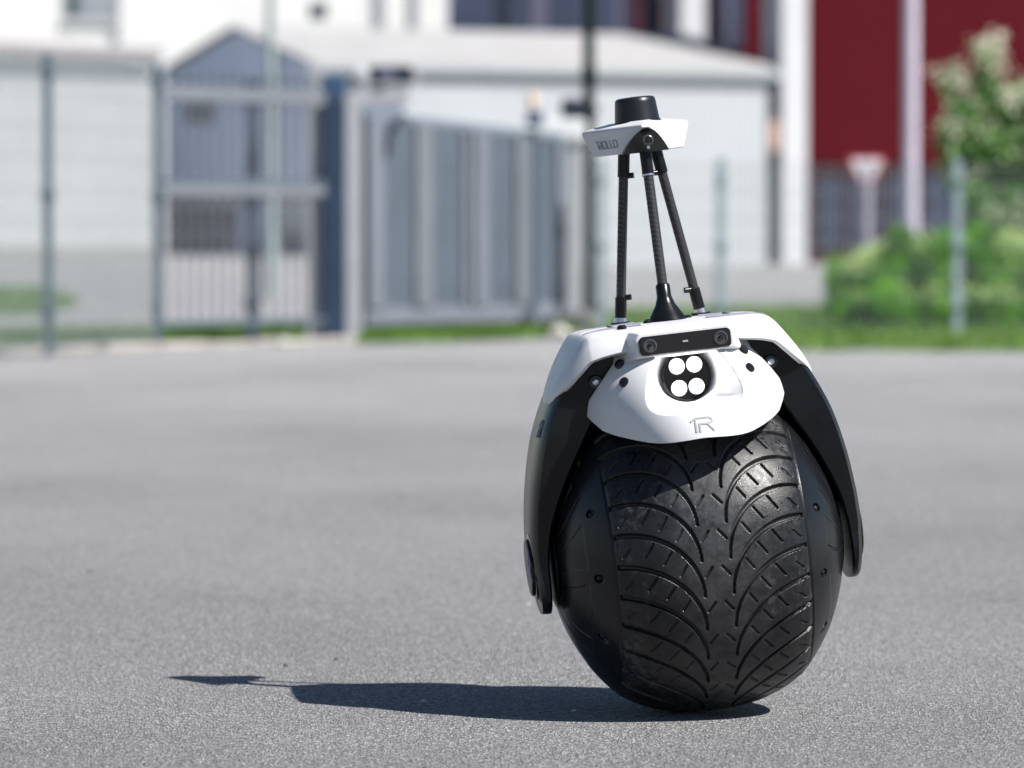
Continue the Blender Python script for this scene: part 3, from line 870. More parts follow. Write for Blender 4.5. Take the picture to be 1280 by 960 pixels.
# ================================================================== FENCES
def wire_panel(parent, p, q, z0, z1, name='wire_mesh', stepv=.05, steph=.2, r=.0018):
    """double wire mesh panel between two ground points"""
    p, q = Vector((p[0], p[1], 0)), Vector((q[0], q[1], 0))
    d = q - p; L = d.length; d.normalize(); s = Vector((-d.y, d.x, 0)); up = Vector((0, 0, 1))
    mb = MB()
    n = int(L / stepv)
    for i in range(n + 1):
        a = L * i / n
        mb.frame_box(p, d, s, up, a - r, a + r, -r, r, z0, z1)
    m = int((z1 - z0) / steph)
    for j in range(m + 1):
        z = z0 + (z1 - z0) * j / m
        for e_ in (-.007, .007):
            mb.frame_box(p, d, s, up, 0, L, e_ - r, e_ + r, z - r, z + r)
    return mb.build(name, M['wire'], parent, kind='stuff')

def fence_post(parent, p, h, w=.06, clamps=(.3, 1.1, 1.95), mat=None):
    mat = mat or M['post']
    z = ground_z(*p)
    mb = MB().box(p[0] - w / 2, p[0] + w / 2, p[1] - w / 2, p[1] + w / 2, z - .3, z + h)
    o = mb.build('post', mat, parent, bevel=.006)
    MB().box(p[0] - w * .55, p[0] + w * .55, p[1] - w * .55, p[1] + w * .55, z + h, z + h + .02).build('cap', mat, o)
    for c in clamps:
        if c < h:
            MB().box(p[0] - w * .72, p[0] + w * .72, p[1] - w * .9, p[1] + w * .62, z + c - .035, z + c + .035).build('clamp', mat, o, bevel=.005)
    return o

F0, F1, F2 = gp(60, 445), gp(196, 434), gp(315, 427)
dirl = Vector((F0[0] - F1[0], F0[1] - F1[1]))
FM = (F0[0] + dirl.x, F0[1] + dirl.y)
fl = empty('wire_fence', (F0[0], F0[1], 0), 'grey wire mesh fence on square posts at the left of the yard', 'fence')
def rel(parent, o):
    o.parent = parent; o.matrix_parent_inverse = Matrix.Translation(-parent.location)
    return o
def fence_run(root, pts_, h, hs=None, zlow=.06, wire=.0029, **kw):
    for i, p in enumerate(pts_):
        rel(root, fence_post(None, p, h + .04 if hs is None else hs[i], **kw))
    for p, q in zip(pts_[:-1], pts_[1:]):
        rel(root, wire_panel(None, p, q, zlow, h, r=wire))
fence_run(fl, [FM, F0, F1], 2.02)

# barred pedestrian gate between the fence and the gate posts
GP = gp(415, 427)
pg = empty('barred_gate', (F1[0], F1[1], 0), 'pale barred gate section between left wire fence and navy post', 'gate')
d = Vector((GP[0] - F1[0], GP[1] - F1[1], 0)); LG = d.length; d.normalize(); sd = Vector((-d.y, d.x, 0)); up = Vector((0, 0, 1)); o1 = Vector((F1[0], F1[1], 0))
o2 = Vector((F2[0], F2[1], 0)); L2 = (o2 - o1).length
rel(pg, fence_post(None, F2, 2.0, w=.085, mat=M['post_shaded']))
zt0, zt1 = spot(205, 107, F1[1]).z, spot(330, 120, F2[1]).z
for name, a0, a1, z0, z1, mat in (('top_rail', .04, LG - .1, 1.82, 1.93, M['rail_lilac']), ('comb_rail', .04, LG - .1, 1.985, 2.01, M['post']), ('middle_rail', .04, LG - .1, 1.12, 1.20, M['rail_lilac']), ('middle_bar', .04, LG - .1, 1.21, 1.245, M['post']), ('bottom_rail', .04, LG - .1, .15, .19, M['post'])):
    rel(pg, MB().frame_box(o1, d, sd, up, a0, a1, -.02, .02, z0, z1).build(name, mat, None, bevel=.004))
for k in range(int(LG / .125)):
    a = .10 + k * .125
    if a > LG - .1: break
    rel(pg, MB().frame_box(o1, d, sd, up, a - .006, a + .006, .022, .034, .15, 2.06).build('bar', M['rail_lilac'], None))
a = L2 + .32
rel(pg, MB().frame_box(o1, d, sd, up, a - .045, a + .045, .045, .12, 0, 2.05).build('stile', M['rail_lilac'], None, bevel=.006))

# ---- portal posts of the sliding gate
yP = GP[1]
def post_box(px0, px1, pytop, y, depth, zb=0):
    return gx(px0, y), gx(px1, y), spot(px0, pytop, y).z
x0, x1, zt = post_box(384, 403, 78, yP, .1)
t = empty('gate_pillar', (gx(415, yP), yP, 0), 'navy gate pillar between two pale steel posts', 'gate post')
rel(t, MB().box(x0, x1, yP, yP + .10, 0, zt).build('pale_post', M['light_post'], None, bevel=.006))
x2, x3, zt2 = post_box(404, 430, 122, yP, .1)
rel(t, MB().box(x2, x3 + .01, yP - .06, yP + .12, 0, zt2).build('navy_column', M['navy'], None, bevel=.008))
x4, x5, zt3 = post_box(431, 452, 128, yP, .1)
rel(t, MB().box(x3 + .012, x5, yP - .02, yP + .10, 0, zt3 + .05).build('pale_post', M['light_post'], None, bevel=.006))
zz0 = spot(0, 132, yP).z; zz1 = spot(0, 107, yP).z
rel(t, MB().box(x3 + .015, gx(512, yP), yP + .02, yP + .10, zz0, zz1).build('head_beam', M['light_post'], None, bevel=.01))
rel(t, MB().box(x2 + .005, x3 + .02, yP - .02, yP + .09, spot(0, 121, yP).z, spot(0, 95, yP).z).build('control_box', M['box_blue'], None, bevel=.01))
zc = spot(0, 93, yP).z
dome = empty('dome_camera', (gx(449, yP), yP + .05, zz1), 'white round dome camera on top of the pale gate post', 'camera')
rel(dome, MB().lathe((gx(449, yP), yP + .05, zc - .075), (0, 0, 1), [(.02, -.01), (.05, .0), (.075, .03), (.082, .07), (.07, .11), (.04, .13), (.01, .135)], 24).build('housing', M['light_post'], None, smooth=40))
rel(dome, MB().tube((gx(449, yP), yP + .05, zz1), (gx(449, yP), yP + .05, zc - .08), .025).build('stem', M['light_post'], None, smooth=40))
fl_ = empty('floodlight', (gx(488, yP), yP + .05, zz1), 'dark floodlight head on the beam above the gate', 'floodlight')
rel(fl_, MB().box(gx(463, yP), gx(516, yP), yP, yP + .16, spot(0, 104, yP).z, spot(0, 82, yP).z).build('housing', M['box_dark'], None, bevel=.015))
rel(fl_, MB().lathe((gx(483, yP), yP - .002, spot(0, 94, yP).z), (0, -1, 0), [(.06, 0), (.055, .02), (.03, .03)], 20).build('lens', M['violet_glass'], None, smooth=40))
rel(fl_, MB().box(gx(520, yP), gx(524, yP), yP + .04, yP + .08, zz1 - .02, spot(0, 88, yP).z).build('bracket', M['eave'], None))

# ---- sliding gate
G0 = Vector((gx(455, 37.1), 37.1, 0)); G1 = Vector((gx(702, 39.9), 39.9, 0))
gate = empty('sliding_gate', G0, 'blue grey sliding gate of upright panels with pale frame', 'gate')
gd = (G1 - G0); GL = gd.length; gd.normalize(); gs = Vector((-gd.y, gd.x, 0))
def gz(px, py):
    """height on the gate plane"""
    tt = (px - 455) / (702 - 455)
    y = G0.y + (G1.y - G0.y) * tt
    return spot(px, py, y).z
def ga(px):
    # distance along the gate for a photo column
    k = (px - 640) / FPX
    # G0.x + gd.x*a = k*(G0.y + gd.y*a)
    return (k * G0.y - G0.x) / (gd.x - k * gd.y)
zb0, zb1 = .11, .24
ztop = 1.74
rel(gate, MB().frame_box(G0, gd, gs, up, 0, GL, -.03, .05, zb0, zb1).build('bottom_rail', M['gate_frame'], None, bevel=.006))
rel(gate, MB().frame_box(G0, gd, gs, up, 0, GL, -.03, .05, ztop - .06, ztop).build('top_rail', M['gate_bar'], None, bevel=.006))
stiles = [(456, 474, 'gate_frame'), (515, 535, 'rail_lilac'), (575, 583, 'gate_frame'), (589, 605, 'gate_frame'), (641, 661, 'rail_lilac'), (692, 702, 'gate_frame')]
for p0, p1, m_ in stiles:
    rel(gate, MB().frame_box(G0, gd, gs, up, max(ga(p0), .002), min(ga(p1), GL - .002), -.05, .045, zb1 + .002, ztop - .062).build('stile', M[m_], None, bevel=.005))
for (p0, p1) in ((474, 515), (535, 575), (605, 641), (661, 692)):
    a0, a1 = ga(p0) + .004, ga(p1) - .004
    rel(gate, MB().frame_box(G0, gd, gs, up, a0, a1, .012, .02, zb1 + .004, ztop - .066).build('backing_panel', M['gate_back'], None))
    nb = max(3, round((a1 - a0) / .05))
    for k in range(nb):
        c0 = a0 + (k + .5) * (a1 - a0) / nb
        rel(gate, MB().frame_box(G0, gd, gs, up, c0 - .013, c0 + .013, -.015, .008, zb1 + .006, ztop - .068).build('bar', M['gate_bar'], None))
    zb_ = .155
rel(gate, MB().frame_box(G0, gd, gs, up, .03, ga(512), .06, .09, ztop + .0, ztop + .11).build('guide_channel', M['gate_back'], None, bevel=.01))
# rubber capped end hook near x 460-530
ho = MB()
for k in range(6):
    th0, th1 = math.pi * (.5 + .08 * k), math.pi * (.5 + .08 * (k + 1))
    f = lambda th: G0 + gd * (ga(500) + .30 * math.cos(th)) + up * (1.42 + .30 * math.sin(th)) - gs * .06
    ho.tube(f(th0), f(th1), .022, n=8)
rel(gate, ho.build('end_hook', M['box_dark'], None, smooth=40))
for ch in gate.children:
    for v in ch.data.vertices:
        if v.co.z > 1.6:
            v.co.z += .06 - .13 * ((v.co.x - G0.x) / (G1.x - G0.x))
# gate end post with control box and warning light
yE = 39.2
t = empty('warning_light', (gx(665, yE), yE + .1, 0), 'orange warning light on a small blue box beside the gate end', 'warning light')
xE = gx(666, yE)
rel(t, MB().box(xE - .03, xE + .03, yE + .12, yE + .18, 0, spot(0, 162, yE).z).build('post', M['post'], None, bevel=.005))
rel(t, MB().box(gx(658, yE), gx(679, yE), yE + .06, yE + .20, spot(0, 156, yE).z, spot(0, 139, yE).z).build('housing', M['box_blue'], None, bevel=.012))
rel(t, MB().lathe((xE, yE + .13, spot(0, 139, yE).z), (0, 0, 1), [(.030, 0), (.030, .06), (.042, .07), (.044, .13), (.034, .16), (.01, .17)], 20).build('lens', M['orange'], None, smooth=40))
# white cabinet beyond the gate end
t = empty('white_cabinet', (gx(700, 41), 41.2, 0), 'white cabinet on a post between gate end and green pole', 'cabinet')
rel(t, MB().box(gx(672, 41), gx(732, 41), 41.0, 41.3, spot(0, 176, 41).z, spot(0, 150, 41).z).build('housing', M['wall_pale'], None, bevel=.02))
rel(t, MB().box(gx(704, 41), gx(726, 41), 41.05, 41.2, 0, spot(0, 178, 41).z).build('post', M['light_post'], None, bevel=.01))
# gate rollers
t = empty('gate_roller', (gx(668, 39.0), 39.0, 0), 'dark roller carriage on the ground under the gate end', 'roller')
rel(t, MB().box(gx(645, 39.0), gx(700, 39.0), 39.0, 39.2, .0, .075).build('housing', M['box_dark'], None, bevel=.02))
for px in (655, 685):
    rel(t, MB().tube((gx(px, 38.9), 38.98, .085), (gx(px, 38.9), 39.2, .085), .055, n=20).build('wheel', M['dark_metal'], None, smooth=40))
def rock(px, py, y, r, mat, label):
    bm = bmesh.new(); bmesh.ops.create_icosphere(bm, subdivisions=3, radius=r)
    rr = random.Random(int(px * 3 + py))
    off = Vector((rr.random() * 9, rr.random() * 9, 1))
    from mathutils import noise as mn
    for v in bm.verts:
        v.co *= 1 + .35 * mn.noise(v.co / r * 1.1 + off)
        v.co.z *= .62
    me = bpy.data.meshes.new('boulder'); bm.to_mesh(me); bm.free()
    o = link_mesh('boulder', me, mat, smooth=35)
    o.location = (gx(px, y), y, r * .35)
    return tag(o, label, 'rock', 'rocks near the gate end')
rock(700, 423, 37.6, .10, M['stone_light'], 'pale rock beside the robot, in front of the green pole')
rock(726, 410, 41.0, .16, M['stone'], 'grey rock at the foot of the green pole')
rock(352, 432, 34.9, .07, M['stone_light'], 'small pale rock on the kerb left of the navy gate pillar')

# ---- dark green lamp pole with box
yL = 41.6
xL = gx(736, yL)
t = empty('lamp_pole', (xL, yL, 0), 'tall dark green pole standing behind the robot mast', 'pole')
rel(t, MB().lathe((xL, yL, 0), (0, 0, 1), [(.075, 0), (.075, .10), (.056, .13), (.053, 1.8), (.052, 6)], 20).build('shaft', M['lamp_green'], None, smooth=40))
rel(t, MB().lathe((xL, yL, spot(0, 102, yL).z), (0, 0, 1), [(.052, 0), (.066, .02), (.066, .12), (.052, .15)], 20, False, False).build('collar', M['lamp_green'], None, smooth=40))
rel(t, MB().box(gx(701, yL), xL - .04, yL - .10, yL + .08, spot(0, 148, yL).z, spot(0, 123, yL).z).build('camera_housing', M['box_dark'], None, bevel=.03))
rel(t, MB().box(xL - .06, gx(748, yL), yL - .05, yL + .05, spot(0, 144, yL).z, spot(0, 134, yL).z).build('bracket', M['box_dark'], None, bevel=.008))
# ---- thin grey pole left
yQ = 58.0
xQ = gx(339, yQ)
t = empty('street_lamp', (xQ, yQ, ground_z(xQ, yQ)), 'slim grey pole standing in front of the grey gable', 'pole')
rel(t, MB().lathe((xQ, yQ, 0), (0, 0, 1), [(.075, 0), (.075, .8), (.058, .85), (.050, 8)], 20).build('shaft', M['pole_grey'], None, smooth=40))
rel(t, MB().lathe((xQ, yQ, 0), (0, 0, 1), [(.12, 0), (.12, .04), (.08, .06)], 20).build('base', M['pole_grey'], None, smooth=40))
# ---- pale flagpole right
yK = 62.0
xK = gx(1138, yK)
t = empty('flagpole', (xK, yK, 0), 'pale lilac pole rising in front of the red building', 'pole')
rel(t, MB().lathe((xK, yK, 0), (0, 0, 1), [(.105, 0), (.105, 1.0), (.098, 1.05), (.092, 8)], 20).build('shaft', M['pole_lilac'], None, smooth=40))
rel(t, MB().lathe((xK, yK, 0), (0, 0, 1), [(.17, 0), (.17, .05), (.11, .07)], 20).build('base', M['pole_lilac'], None, smooth=40))
# ---- give way sign
yS = 58.0
xS = gx(1083, yS)
t = empty('give_way_sign', (xS, yS, 0), 'white downward triangle road sign with red rim before the red wall', 'road sign')
def trip(w, yo):
    zt_ = spot(0, 199, yS).z; zb_ = spot(0, 243, yS).z; cz = zt_ - (zt_ - zb_) * .36
    pts_ = []
    base = [Vector((-.25, 0, zt_ + .03)), Vector((.25, 0, zt_ + .03)), Vector((0, 0, zb_))]
    cc = Vector((0, 0, (2 * zt_ + zb_) / 3))
    for i in range(3):
        p = base[i]
        for q in (base[i - 1], base[(i + 1) % 3]):
            k = p + (q - p).normalized() * .04
            k = cc + (k - cc) * w
            pts_.append(Vector((xS + k.x, yS + yo, k.z)))
    return pts_
rel(t, MB().prism(trip(1.0, 0), (0, .01, 0)).build('rim', M['sign_red'], None))
rel(t, MB().prism(trip(.80, -.004), (0, .003, 0)).build('face', M['sign_white'], None))
rel(t, MB().tube((xS, yS + .05, 0), (xS, yS + .05, spot(0, 205, yS).z), .07, n=14).build('post', M['sign_post'], None, smooth=40))

# ---- right fence
yF = 39.6
fr_ = empty('wire_fence', (gx(900, yF), yF, 0), 'low wire mesh fence crossing behind the robot and shrubs', 'fence')
px_list = [752, 901, 1196, 1491]
hF = spot(0, 207, yF).z
fence_run(fr_, [(gx(p, yF), yF) for p in px_list], hF, wire=.0029, clamps=(.25, .75, 1.3), w=.07, mat=M['post_pale'])

# ================================================================== SHRUBS
def leaf_cloud(centers, n, size, up_bias, rng, elong=2.2, clump=5, slim=.5):
    """n small leaf quads spread through a set of ellipsoid lobes (cx,cy,cz,rx,ry,rz)"""
    C = np.array(centers, float)
    if clump:
        sub_ = []
        for c in C:
            sub_.append(np.r_[c[:3], c[3:] * .72])
            for k in range(clump):
                d0 = rng.normal(size=3); d0 /= np.linalg.norm(d0)
                f = rng.uniform(.18, .44)
                sub_.append(np.r_[c[:3] + d0 * c[3:] * rng.uniform(.65, 1.18), c[3:] * f * rng.uniform(.8, 1.2, 3)])
        C = np.array(sub_)
    vol = C[:, 3] * C[:, 4] * C[:, 5]; pick = rng.choice(len(C), n, p=vol / vol.sum())
    d = rng.normal(size=(n, 3)); d /= np.linalg.norm(d, axis=1)[:, None]
    rad = rng.uniform(0, 1, n) ** (1 / 2.2)
    pos = C[pick, :3] + d * C[pick, 3:] * rad[:, None]
    ax = rng.normal(size=(n, 3)) + d * .8; ax[:, 2] += up_bias
    ax /= np.linalg.norm(ax, axis=1)[:, None]
    b = np.cross(ax, rng.normal(size=(n, 3))); b /= np.linalg.norm(b, axis=1)[:, None]
    s = size * rng.uniform(.6, 1.4, n)[:, None]
    L = ax * s * elong; W = b * s * slim
    V = np.stack([pos, pos + L * .5 + W, pos + L, pos + L * .5 - W], 1).reshape(-1, 3)
    F = np.arange(n * 4).reshape(n, 4)
    return V, F, pos

def shrub(name, cx, cy, lobes, n, size, upb, label, n_tip, tipmat, tipsize, leafmat, stems=9, group='shrubs on the lawn'):
    root = empty(name, (cx, cy, 0), label, 'shrub', group)
    rng = np.random.default_rng(int(abs(cx) * 100 + n))
    V, F, pos = leaf_cloud(lobes, n, size, upb, rng, elong=6.0 if upb > 1 else 2.0, slim=.26 if upb > 1 else .5)
    keep = V.reshape(-1, 4, 3)[:, :, 2].min(1) > .0
    V = V.reshape(-1, 4, 3)[keep].reshape(-1, 3); F = np.arange(len(V)).reshape(-1, 4)
    o = np_mesh('foliage', V, F, leafmat, kind='stuff'); rel(root, o)
    # tips sit on the outside of the lobes
    T = []
    L = np.array(lobes)
    for k in range(n_tip):
        l = L[rng.integers(len(L))]
        d = rng.normal(size=3); d[2] = (abs(d[2]) + .35) * (1.6 if upb > 1 else .6); d /= np.linalg.norm(d)
        p = l[:3] + d * l[3:] * (rng.uniform(1.0, 1.28) if upb > 1 else rng.uniform(.92, 1.12))
        if p[2] < .25: continue
        for q in range(5):
            T.append(p + rng.normal(size=3) * tipsize * (.9 if upb > 1 else 1.5))
    T = np.array(T); n2 = len(T)
    ax = rng.normal(size=(n2, 3)); ax /= np.linalg.norm(ax, axis=1)[:, None]
    b = np.cross(ax, rng.normal(size=(n2, 3))); b /= np.linalg.norm(b, axis=1)[:, None]
    s = tipsize
    Vt = np.stack([T - ax * s * .5, T + b * s * .4, T + ax * s * .5, T - b * s * .4], 1).reshape(-1, 3)
    rel(root, np_mesh('blossom', Vt, np.arange(n2 * 4).reshape(-1, 4), tipmat, kind='stuff'))
    mb = MB()
    for k in range(stems):
        l = lobes[k % len(lobes)]
        a = Vector((cx + rng.uniform(-.12, .12), cy + rng.uniform(-.12, .12), 0))
        e_ = Vector((l[0] + rng.uniform(-.1, .1), l[1], l[2] + .3 * l[5]))
        m_ = (a + e_) / 2 + Vector((rng.uniform(-.06, .06), 0, 0))
        mb.tube(a, m_, .018, .013, n=7); mb.tube(m_, e_, .013, .006, n=7)
    rel(root, mb.build('stem', M['bark'], None, smooth=50))
    return root
yB = 41.2
def lobe(px, py, rx_px, rz_px, y, ry=None):
    p = spot(px, py, y); k = y / FPX
    return (p.x, y, p.z, rx_px * k, (ry if ry else rx_px * k), rz_px * k)
shrub('low_shrub', gx(1118, yB), yB, [lobe(1085, 375, 36, 52, yB), lobe(1118, 358, 42, 46, yB + .1), lobe(1158, 354, 45, 48, yB), lobe(1075, 400, 28, 30, yB - .1), lobe(1120, 395, 50, 34, yB - .1), lobe(1165, 392, 45, 36, yB)],
      26000, .028, 4.0, 'dense low green shrub with pale tips at left end of the hedge', 1100, M['seedhead'], .033, M['leaf'])
shrub('low_shrub', gx(1235, yB), yB + .15, [lobe(1215, 358, 44, 48, yB + .15), lobe(1262, 354, 46, 50, yB + .15), lobe(1300, 356, 44, 50, yB + .1), lobe(1225, 395, 48, 34, yB), lobe(1285, 395, 50, 34, yB)],
      26000, .028, 4.0, 'dense low green shrub right of the fence post, below the blossoming bush', 1000, M['seedhead'], .033, M['leaf'])
yT = 44.0
shrub('blossoming_bush', gx(1250, yT), yT, [lobe(1236, 72, 11, 24, yT), lobe(1232, 110, 20, 34, yT), lobe(1190, 108, 12, 22, yT), lobe(1205, 140, 22, 26, yT), lobe(1250, 150, 26, 36, yT + .1), lobe(1272, 140, 18, 30, yT), lobe(1215, 180, 32, 34, yT), lobe(1192, 170, 16, 20, yT - .1), lobe(1255, 195, 34, 36, yT), lobe(1222, 235, 34, 40, yT), lobe(1275, 240, 32, 42, yT + .1), lobe(1240, 290, 42, 44, yT), lobe(1290, 290, 32, 50, yT), lobe(1300, 190, 28, 40, yT), lobe(1312, 120, 24, 34, yT)],
      7000, .050, .3, 'tall bush with cream blossom rising above the hedge at right', 420, M['blossom'], .046, M['leaf_dark'], stems=14, group=None)

# ================================================================== BUILDINGS
def quad_wall(name, p, q, z0, z1, thick, mat, root, rib=None, amp=.012, horizontal=False):
    """wall between plan points p and q; optionally corrugated"""
    p, q = Vector((p[0], p[1], 0)), Vector((q[0], q[1], 0))
    d = q - p; L = d.length; d.normalize(); s = Vector((d.y, -d.x, 0))
    if s.y > 0: s = -s                      # s points towards the viewer
    mb = MB()
    if not rib:
        mb.frame_box(p, d, s, up, 0, L, -thick, 0, z0, z1)
    else:
        mb.frame_box(p, d, s, up, 0, L, -thick, -.004, z0, z1)
        if horizontal:
            n = int((z1 - z0) / rib); fs = []; vs = []
            for i in range(n + 1):
                z = z0 + (z1 - z0) * i / n; e_ = amp if i % 2 else 0
                vs += [p + s * e_ + up * z, p + d * L + s * e_ + up * z]
            mb.add(vs, [(2 * i, 2 * i + 1, 2 * i + 3, 2 * i + 2) for i in range(n)])
        else:
            n = int(L / rib); vs = []
            for i in range(n + 1):
                a = L * i / n; e_ = amp if i % 2 else 0
                vs += [p + d * a + s * e_ + up * z0, p + d * a + s * e_ + up * z1]
            mb.add(vs, [(2 * i, 2 * i + 2, 2 * i + 3, 2 * i + 1) for i in range(n)])
    o = mb.build(name, mat, None)
    if root: rel(root, o)
    return o

# --- warehouse with pale long side and shaded gable
WD = Vector((.87, .493, 0)); WG = Vector((-.493, .87, 0))
WC0 = Vector((gx(392, 100), 100, 0))
def ray_len(o, dd, px):
    k = (px - 640) / FPX
    return (k * o.y - o.x) / (dd.x - k * dd.y)
Ls = ray_len(WC0, WD, 958); Lg = ray_len(WC0, WG, 207)
ze = spot(0, 82, 100).z
zr = spot(0, 38, 103).z
wh = empty('warehouse', WC0, 'low white shed with grey gable end and pale sheet roof', 'building')
cE = WC0 + WD * Ls; cG = WC0 + WG * Lg
quad_wall('side_wall', WC0, cE, -.2, ze, .2, M['shed_wall'], wh, rib=.075, amp=.02)
mid = WC0 + WG * (Lg / 2)
gp_ = [WC0 + up * -.2, cG + up * -.2, cG + up * ze, mid + up * zr, WC0 + up * ze]
rel(wh, MB().prism([p + WD * .005 for p in gp_], WD * .25).build('gable_wall', M['shed_gable'], None))
ov = .12
ridge0 = mid - WD * .12 + up * (zr + .02); ridge1 = mid + WD * (Ls + .25) + up * (zr + .02)
sl = (zr - ze) / (Lg / 2)
e0 = WC0 - WG * ov - WD * .12 + up * (ze + .02 - ov * sl); e1 = WC0 - WG * ov + WD * (Ls + .25) + up * (ze + .02 - ov * sl)
b0 = cG + WG * ov - WD * .12 + up * (ze + .02 - ov * sl); b1 = cG + WG * ov + WD * (Ls + .25) + up * (ze + .02 - ov * sl)
rf = MB().prism([e0, e1, ridge1, ridge0], up * .10).build('roof', M['shed_roof'], None); rel(wh, rf)
rf = MB().prism([ridge0, ridge1, b1, b0], up * .10).build('roof', M['shed_roof'], None); rel(wh, rf)
rel(wh, MB().prism([e0 - WG * .10 + up * -.10, e1 - WG * .10 + up * -.10, e1 + up * -.10 - WG * .01, e0 + up * -.10 - WG * .01], up * .12).build('gutter', M['gutter'], None))
# corner trim, downpipe, windows on the gable
gn = -WD
def gable_box(name, px0, px1, py0, py1, mat, proud=.03, par=None):
    a0, a1 = ray_len(WC0, WG, px1), ray_len(WC0, WG, px0)
    ym = (WC0 + WG * (a0 + a1) / 2).y
    o = MB().frame_box(WC0, WG, gn, up, a0, a1, -.004, proud, spot(0, py1, ym).z, spot(0, py0, ym).z).build(name, mat, None)
    rel(wh, o); return o
gable_box('corner_trim', 386, 392, 82, 330, M['column'], .02)
gable_box('downpipe', 342, 350, 62, 326, M['light_post'], .08)
for a_, b_, c_, d_ in ((233, 250, 128, 156), (250, 268, 128, 156)):
    f = gable_box('window', a_, b_, c_, d_, M['gutter'], .02)
    gable_box('window', a_ + 1.5, b_ - 1.5, c_ + 2, d_ - 2, M['dark_glass'], .025)
for a_, b_ in ((210, 240), (242, 268), (270, 300), (352, 382)):
    gable_box('shutter', a_, b_, 258, 286, M['pane_grey'] if a_ == 352 else M['dark_glass'], .02)
    gable_box('shutter', a_, b_, 288, 318, M['violet_glass'], .025)
gable_box('band', 207, 386, 238, 254, M['eave'], .035)

# --- long low white building at far left
yH = 98.0
wl = empty('white_house', (gx(60, yH), yH, 0), 'low white building with pinkish eave board behind the left fence', 'building')
xa, xb = gx(-260, yH), gx(206, yH)
hz = spot(0, 75, yH).z
off = WG * 5.5
def hpoly(z0, z1, z2, z3, dy, xr=xb):
    return [Vector((xa, yH + dy, z0)), Vector((xr, yH + dy, z1)), Vector((xr, yH + dy, z2)), Vector((xa, yH + dy, z3))]
rel(wl, MB().prism(hpoly(-.1, -.1, hz, hz + .1, 0), off).build('wall', M['wall_pale'], None))
rel(wl, MB().prism(hpoly(spot(0, 58, yH).z, spot(0, 72, yH).z, spot(0, 60, yH).z, spot(0, 42, yH).z, -.12), off).build('roof', M['eave'], None))
rel(wl, MB().prism(hpoly(spot(0, 63, yH).z, spot(0, 77, yH).z, spot(0, 73, yH).z, spot(0, 59, yH).z, -.20, xb - .05), (0, .07, 0)).build('gutter', M['gutter'], None))
rel(wl, MB().box(xa, xb - .02, yH - .06, yH - .002, -.1, spot(0, 308, yH).z).build('plinth', M['plinth'], None))

# --- big white building behind
wb = empty('white_hall', (gx(300, 124), 124, 0), 'tall white building behind the shed with small dark openings', 'building')
yW = 124.0
rel(wb, MB().box(gx(-300, yW), gx(560, yW), yW, yW + 8, 0, 11).build('wall', M['wall_white'], None))
def front(name, px0, px1, py0, py1, y, mat, proud=.04, root=None, parent=None):
    o = MB().box(gx(px0, y), gx(px1, y), y - proud, y - .002 if proud > .003 else y, spot(0, py1, y).z, spot(0, py0, y).z).build(name, mat, None)
    rel(root, o); return o
w_ = front('window', 80, 148, -40, 25, yW, M['column'], .05, wb)
front('pane', 84, 100, -38, 22, yW - .051, M['green_frame'], .02, wb)
front('pane', 102, 124, -38, 23, yW - .051, M['pane_grey'], .02, wb)
front('pane', 126, 145, -38, 23, yW - .051, M['pane_grey'], .02, wb)
front('sill', 78, 150, 26, 29, yW, M['wall_white'], .12, wb)
front('vent', 389, 409, 4, 22, yW, M['box_dark'], .03, wb)
front('downpipe', 146, 152, -60, 50, yW, M['light_post'], .1, wb)
front('downpipe', 472, 482, -60, 50, yW, M['light_post'], .1, wb)
front('downpipe', 516, 524, -60, 50, yW, M['light_post'], .1, wb)
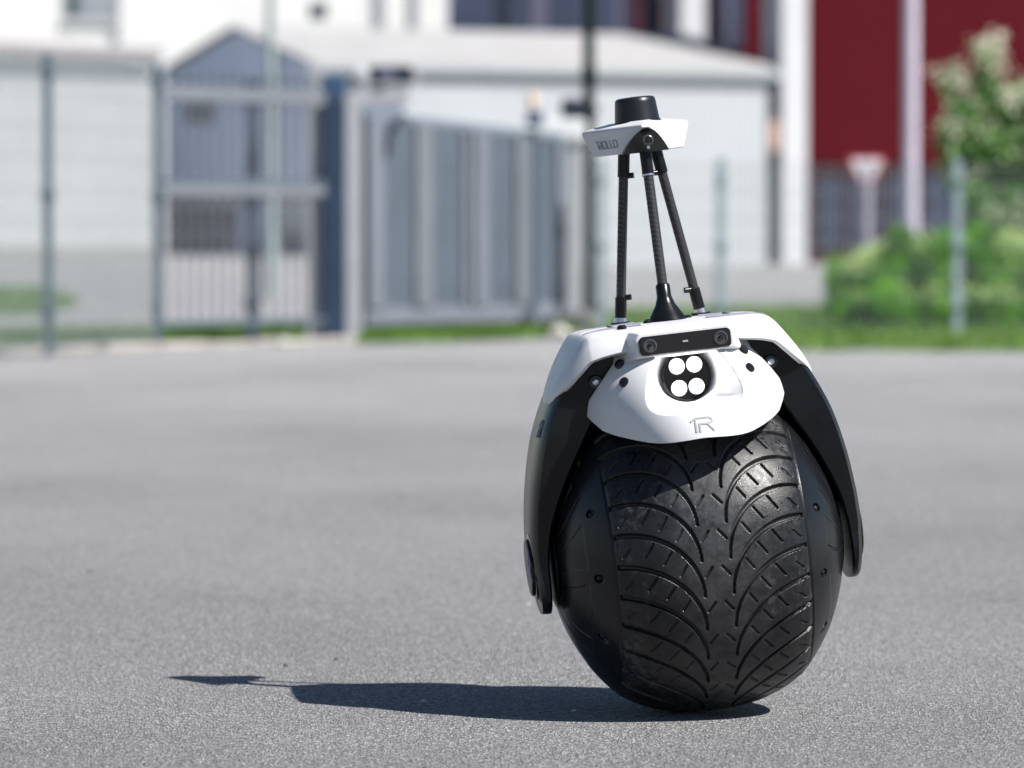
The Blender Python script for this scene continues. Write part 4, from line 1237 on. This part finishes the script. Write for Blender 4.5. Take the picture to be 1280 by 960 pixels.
# --- glazed hall with white columns
gh = empty('glazed_hall', (gx(700, yW), yW, 0), 'dark glazed hall with white columns above the shed roof', 'building')
rel(gh, MB().box(gx(560, yW), gx(886, yW), yW + .1, yW + 8, 0, 11).build('wall', M['violet_glass'], None))
sl0 = [Vector((gx(545, yW), yW + .02, spot(0, 45, yW).z)), Vector((gx(618, yW), yW + .02, spot(0, 45, yW).z)), Vector((gx(618, yW), yW + .02, spot(0, -120, yW).z)), Vector((gx(640, yW), yW + .02, spot(0, -120, yW).z))]
rel(gh, MB().prism([sl0[0], sl0[1], sl0[2]], (0, .05, 0)).build('pane', M['dark_glass'], None))
for p0, p1, mm in ((620, 636, 'box_dark'), (638, 662, 'dark_glass'), (664, 684, 'violet_glass'), (686, 708, 'dark_glass'), (710, 728, 'dark_glass'), (746, 768, 'dark_glass'), (770, 788, 'violet_glass'), (790, 804, 'pink_panel'), (806, 826, 'box_dark'), (828, 832, 'orange_box')):
    front('pane', p0, p1, -120, 60, yW + .07, M[mm], .05, gh)
front('column', 834, 848, -120, 70, yW - .1, M['light_post'], .3, gh)
front('column', 850, 880, -120, 70, yW - .5, M['column'], .4, gh)
# --- red building
yR = 108.0
rd = empty('red_building', (gx(1150, yR), yR, 0), 'large dark red clad building with white corner column', 'building')
quad_wall('wall', (gx(884, yR), yR), (gx(1640, yR), yR), spot(0, 205, yR).z, 12, .4, M['red'], rd, rib=.06, amp=.012, horizontal=True)
quad_wall('plinth_wall', (gx(1000, yR), yR + .05), (gx(1640, yR), yR + .05), -.1, spot(0, 205, yR).z - .003, .3, M['red_dark'], rd)
for p0, p1 in ((1022, 1052), (1060, 1100), (1110, 1150), (1158, 1198), (1210, 1260)):
    front('basement_window', p0, p1, 222, 310, yR + .05, M['dark_glass'], .03, rd)
f = front('window', 893, 930, -60, 62, yR, M['box_dark'], .04, rd)
front('pane', 896, 914, -58, 58, yR - .041, M['violet_glass'], .02, rd)
front('pane', 916, 928, -58, 58, yR - .041, M['dark_glass'], .02, rd)
rel(rd, MB().box(gx(954, 106.5), gx(978, 106.5), 106.6, 107.2, -.1, 12).build('column', M['pane_grey'], None))
rel(rd, MB().box(gx(977, 106), gx(1008, 106), 105.9, 106.59, -.1, 12).build('column', M['column'], None))
rel(rd, MB().box(gx(962, 105.8), gx(972, 105.8), 105.8, 106.0, spot(0, 188, 105.8).z, spot(0, 150, 105.8).z).build('hose_box', M['orange_box'], None))
rel(rd, MB().box(gx(967, 105.8), gx(975, 105.8), 105.7, 106.0, spot(0, 208, 105.8).z, spot(0, 189, 105.8).z).build('hose_reel', M['box_dark'], None))
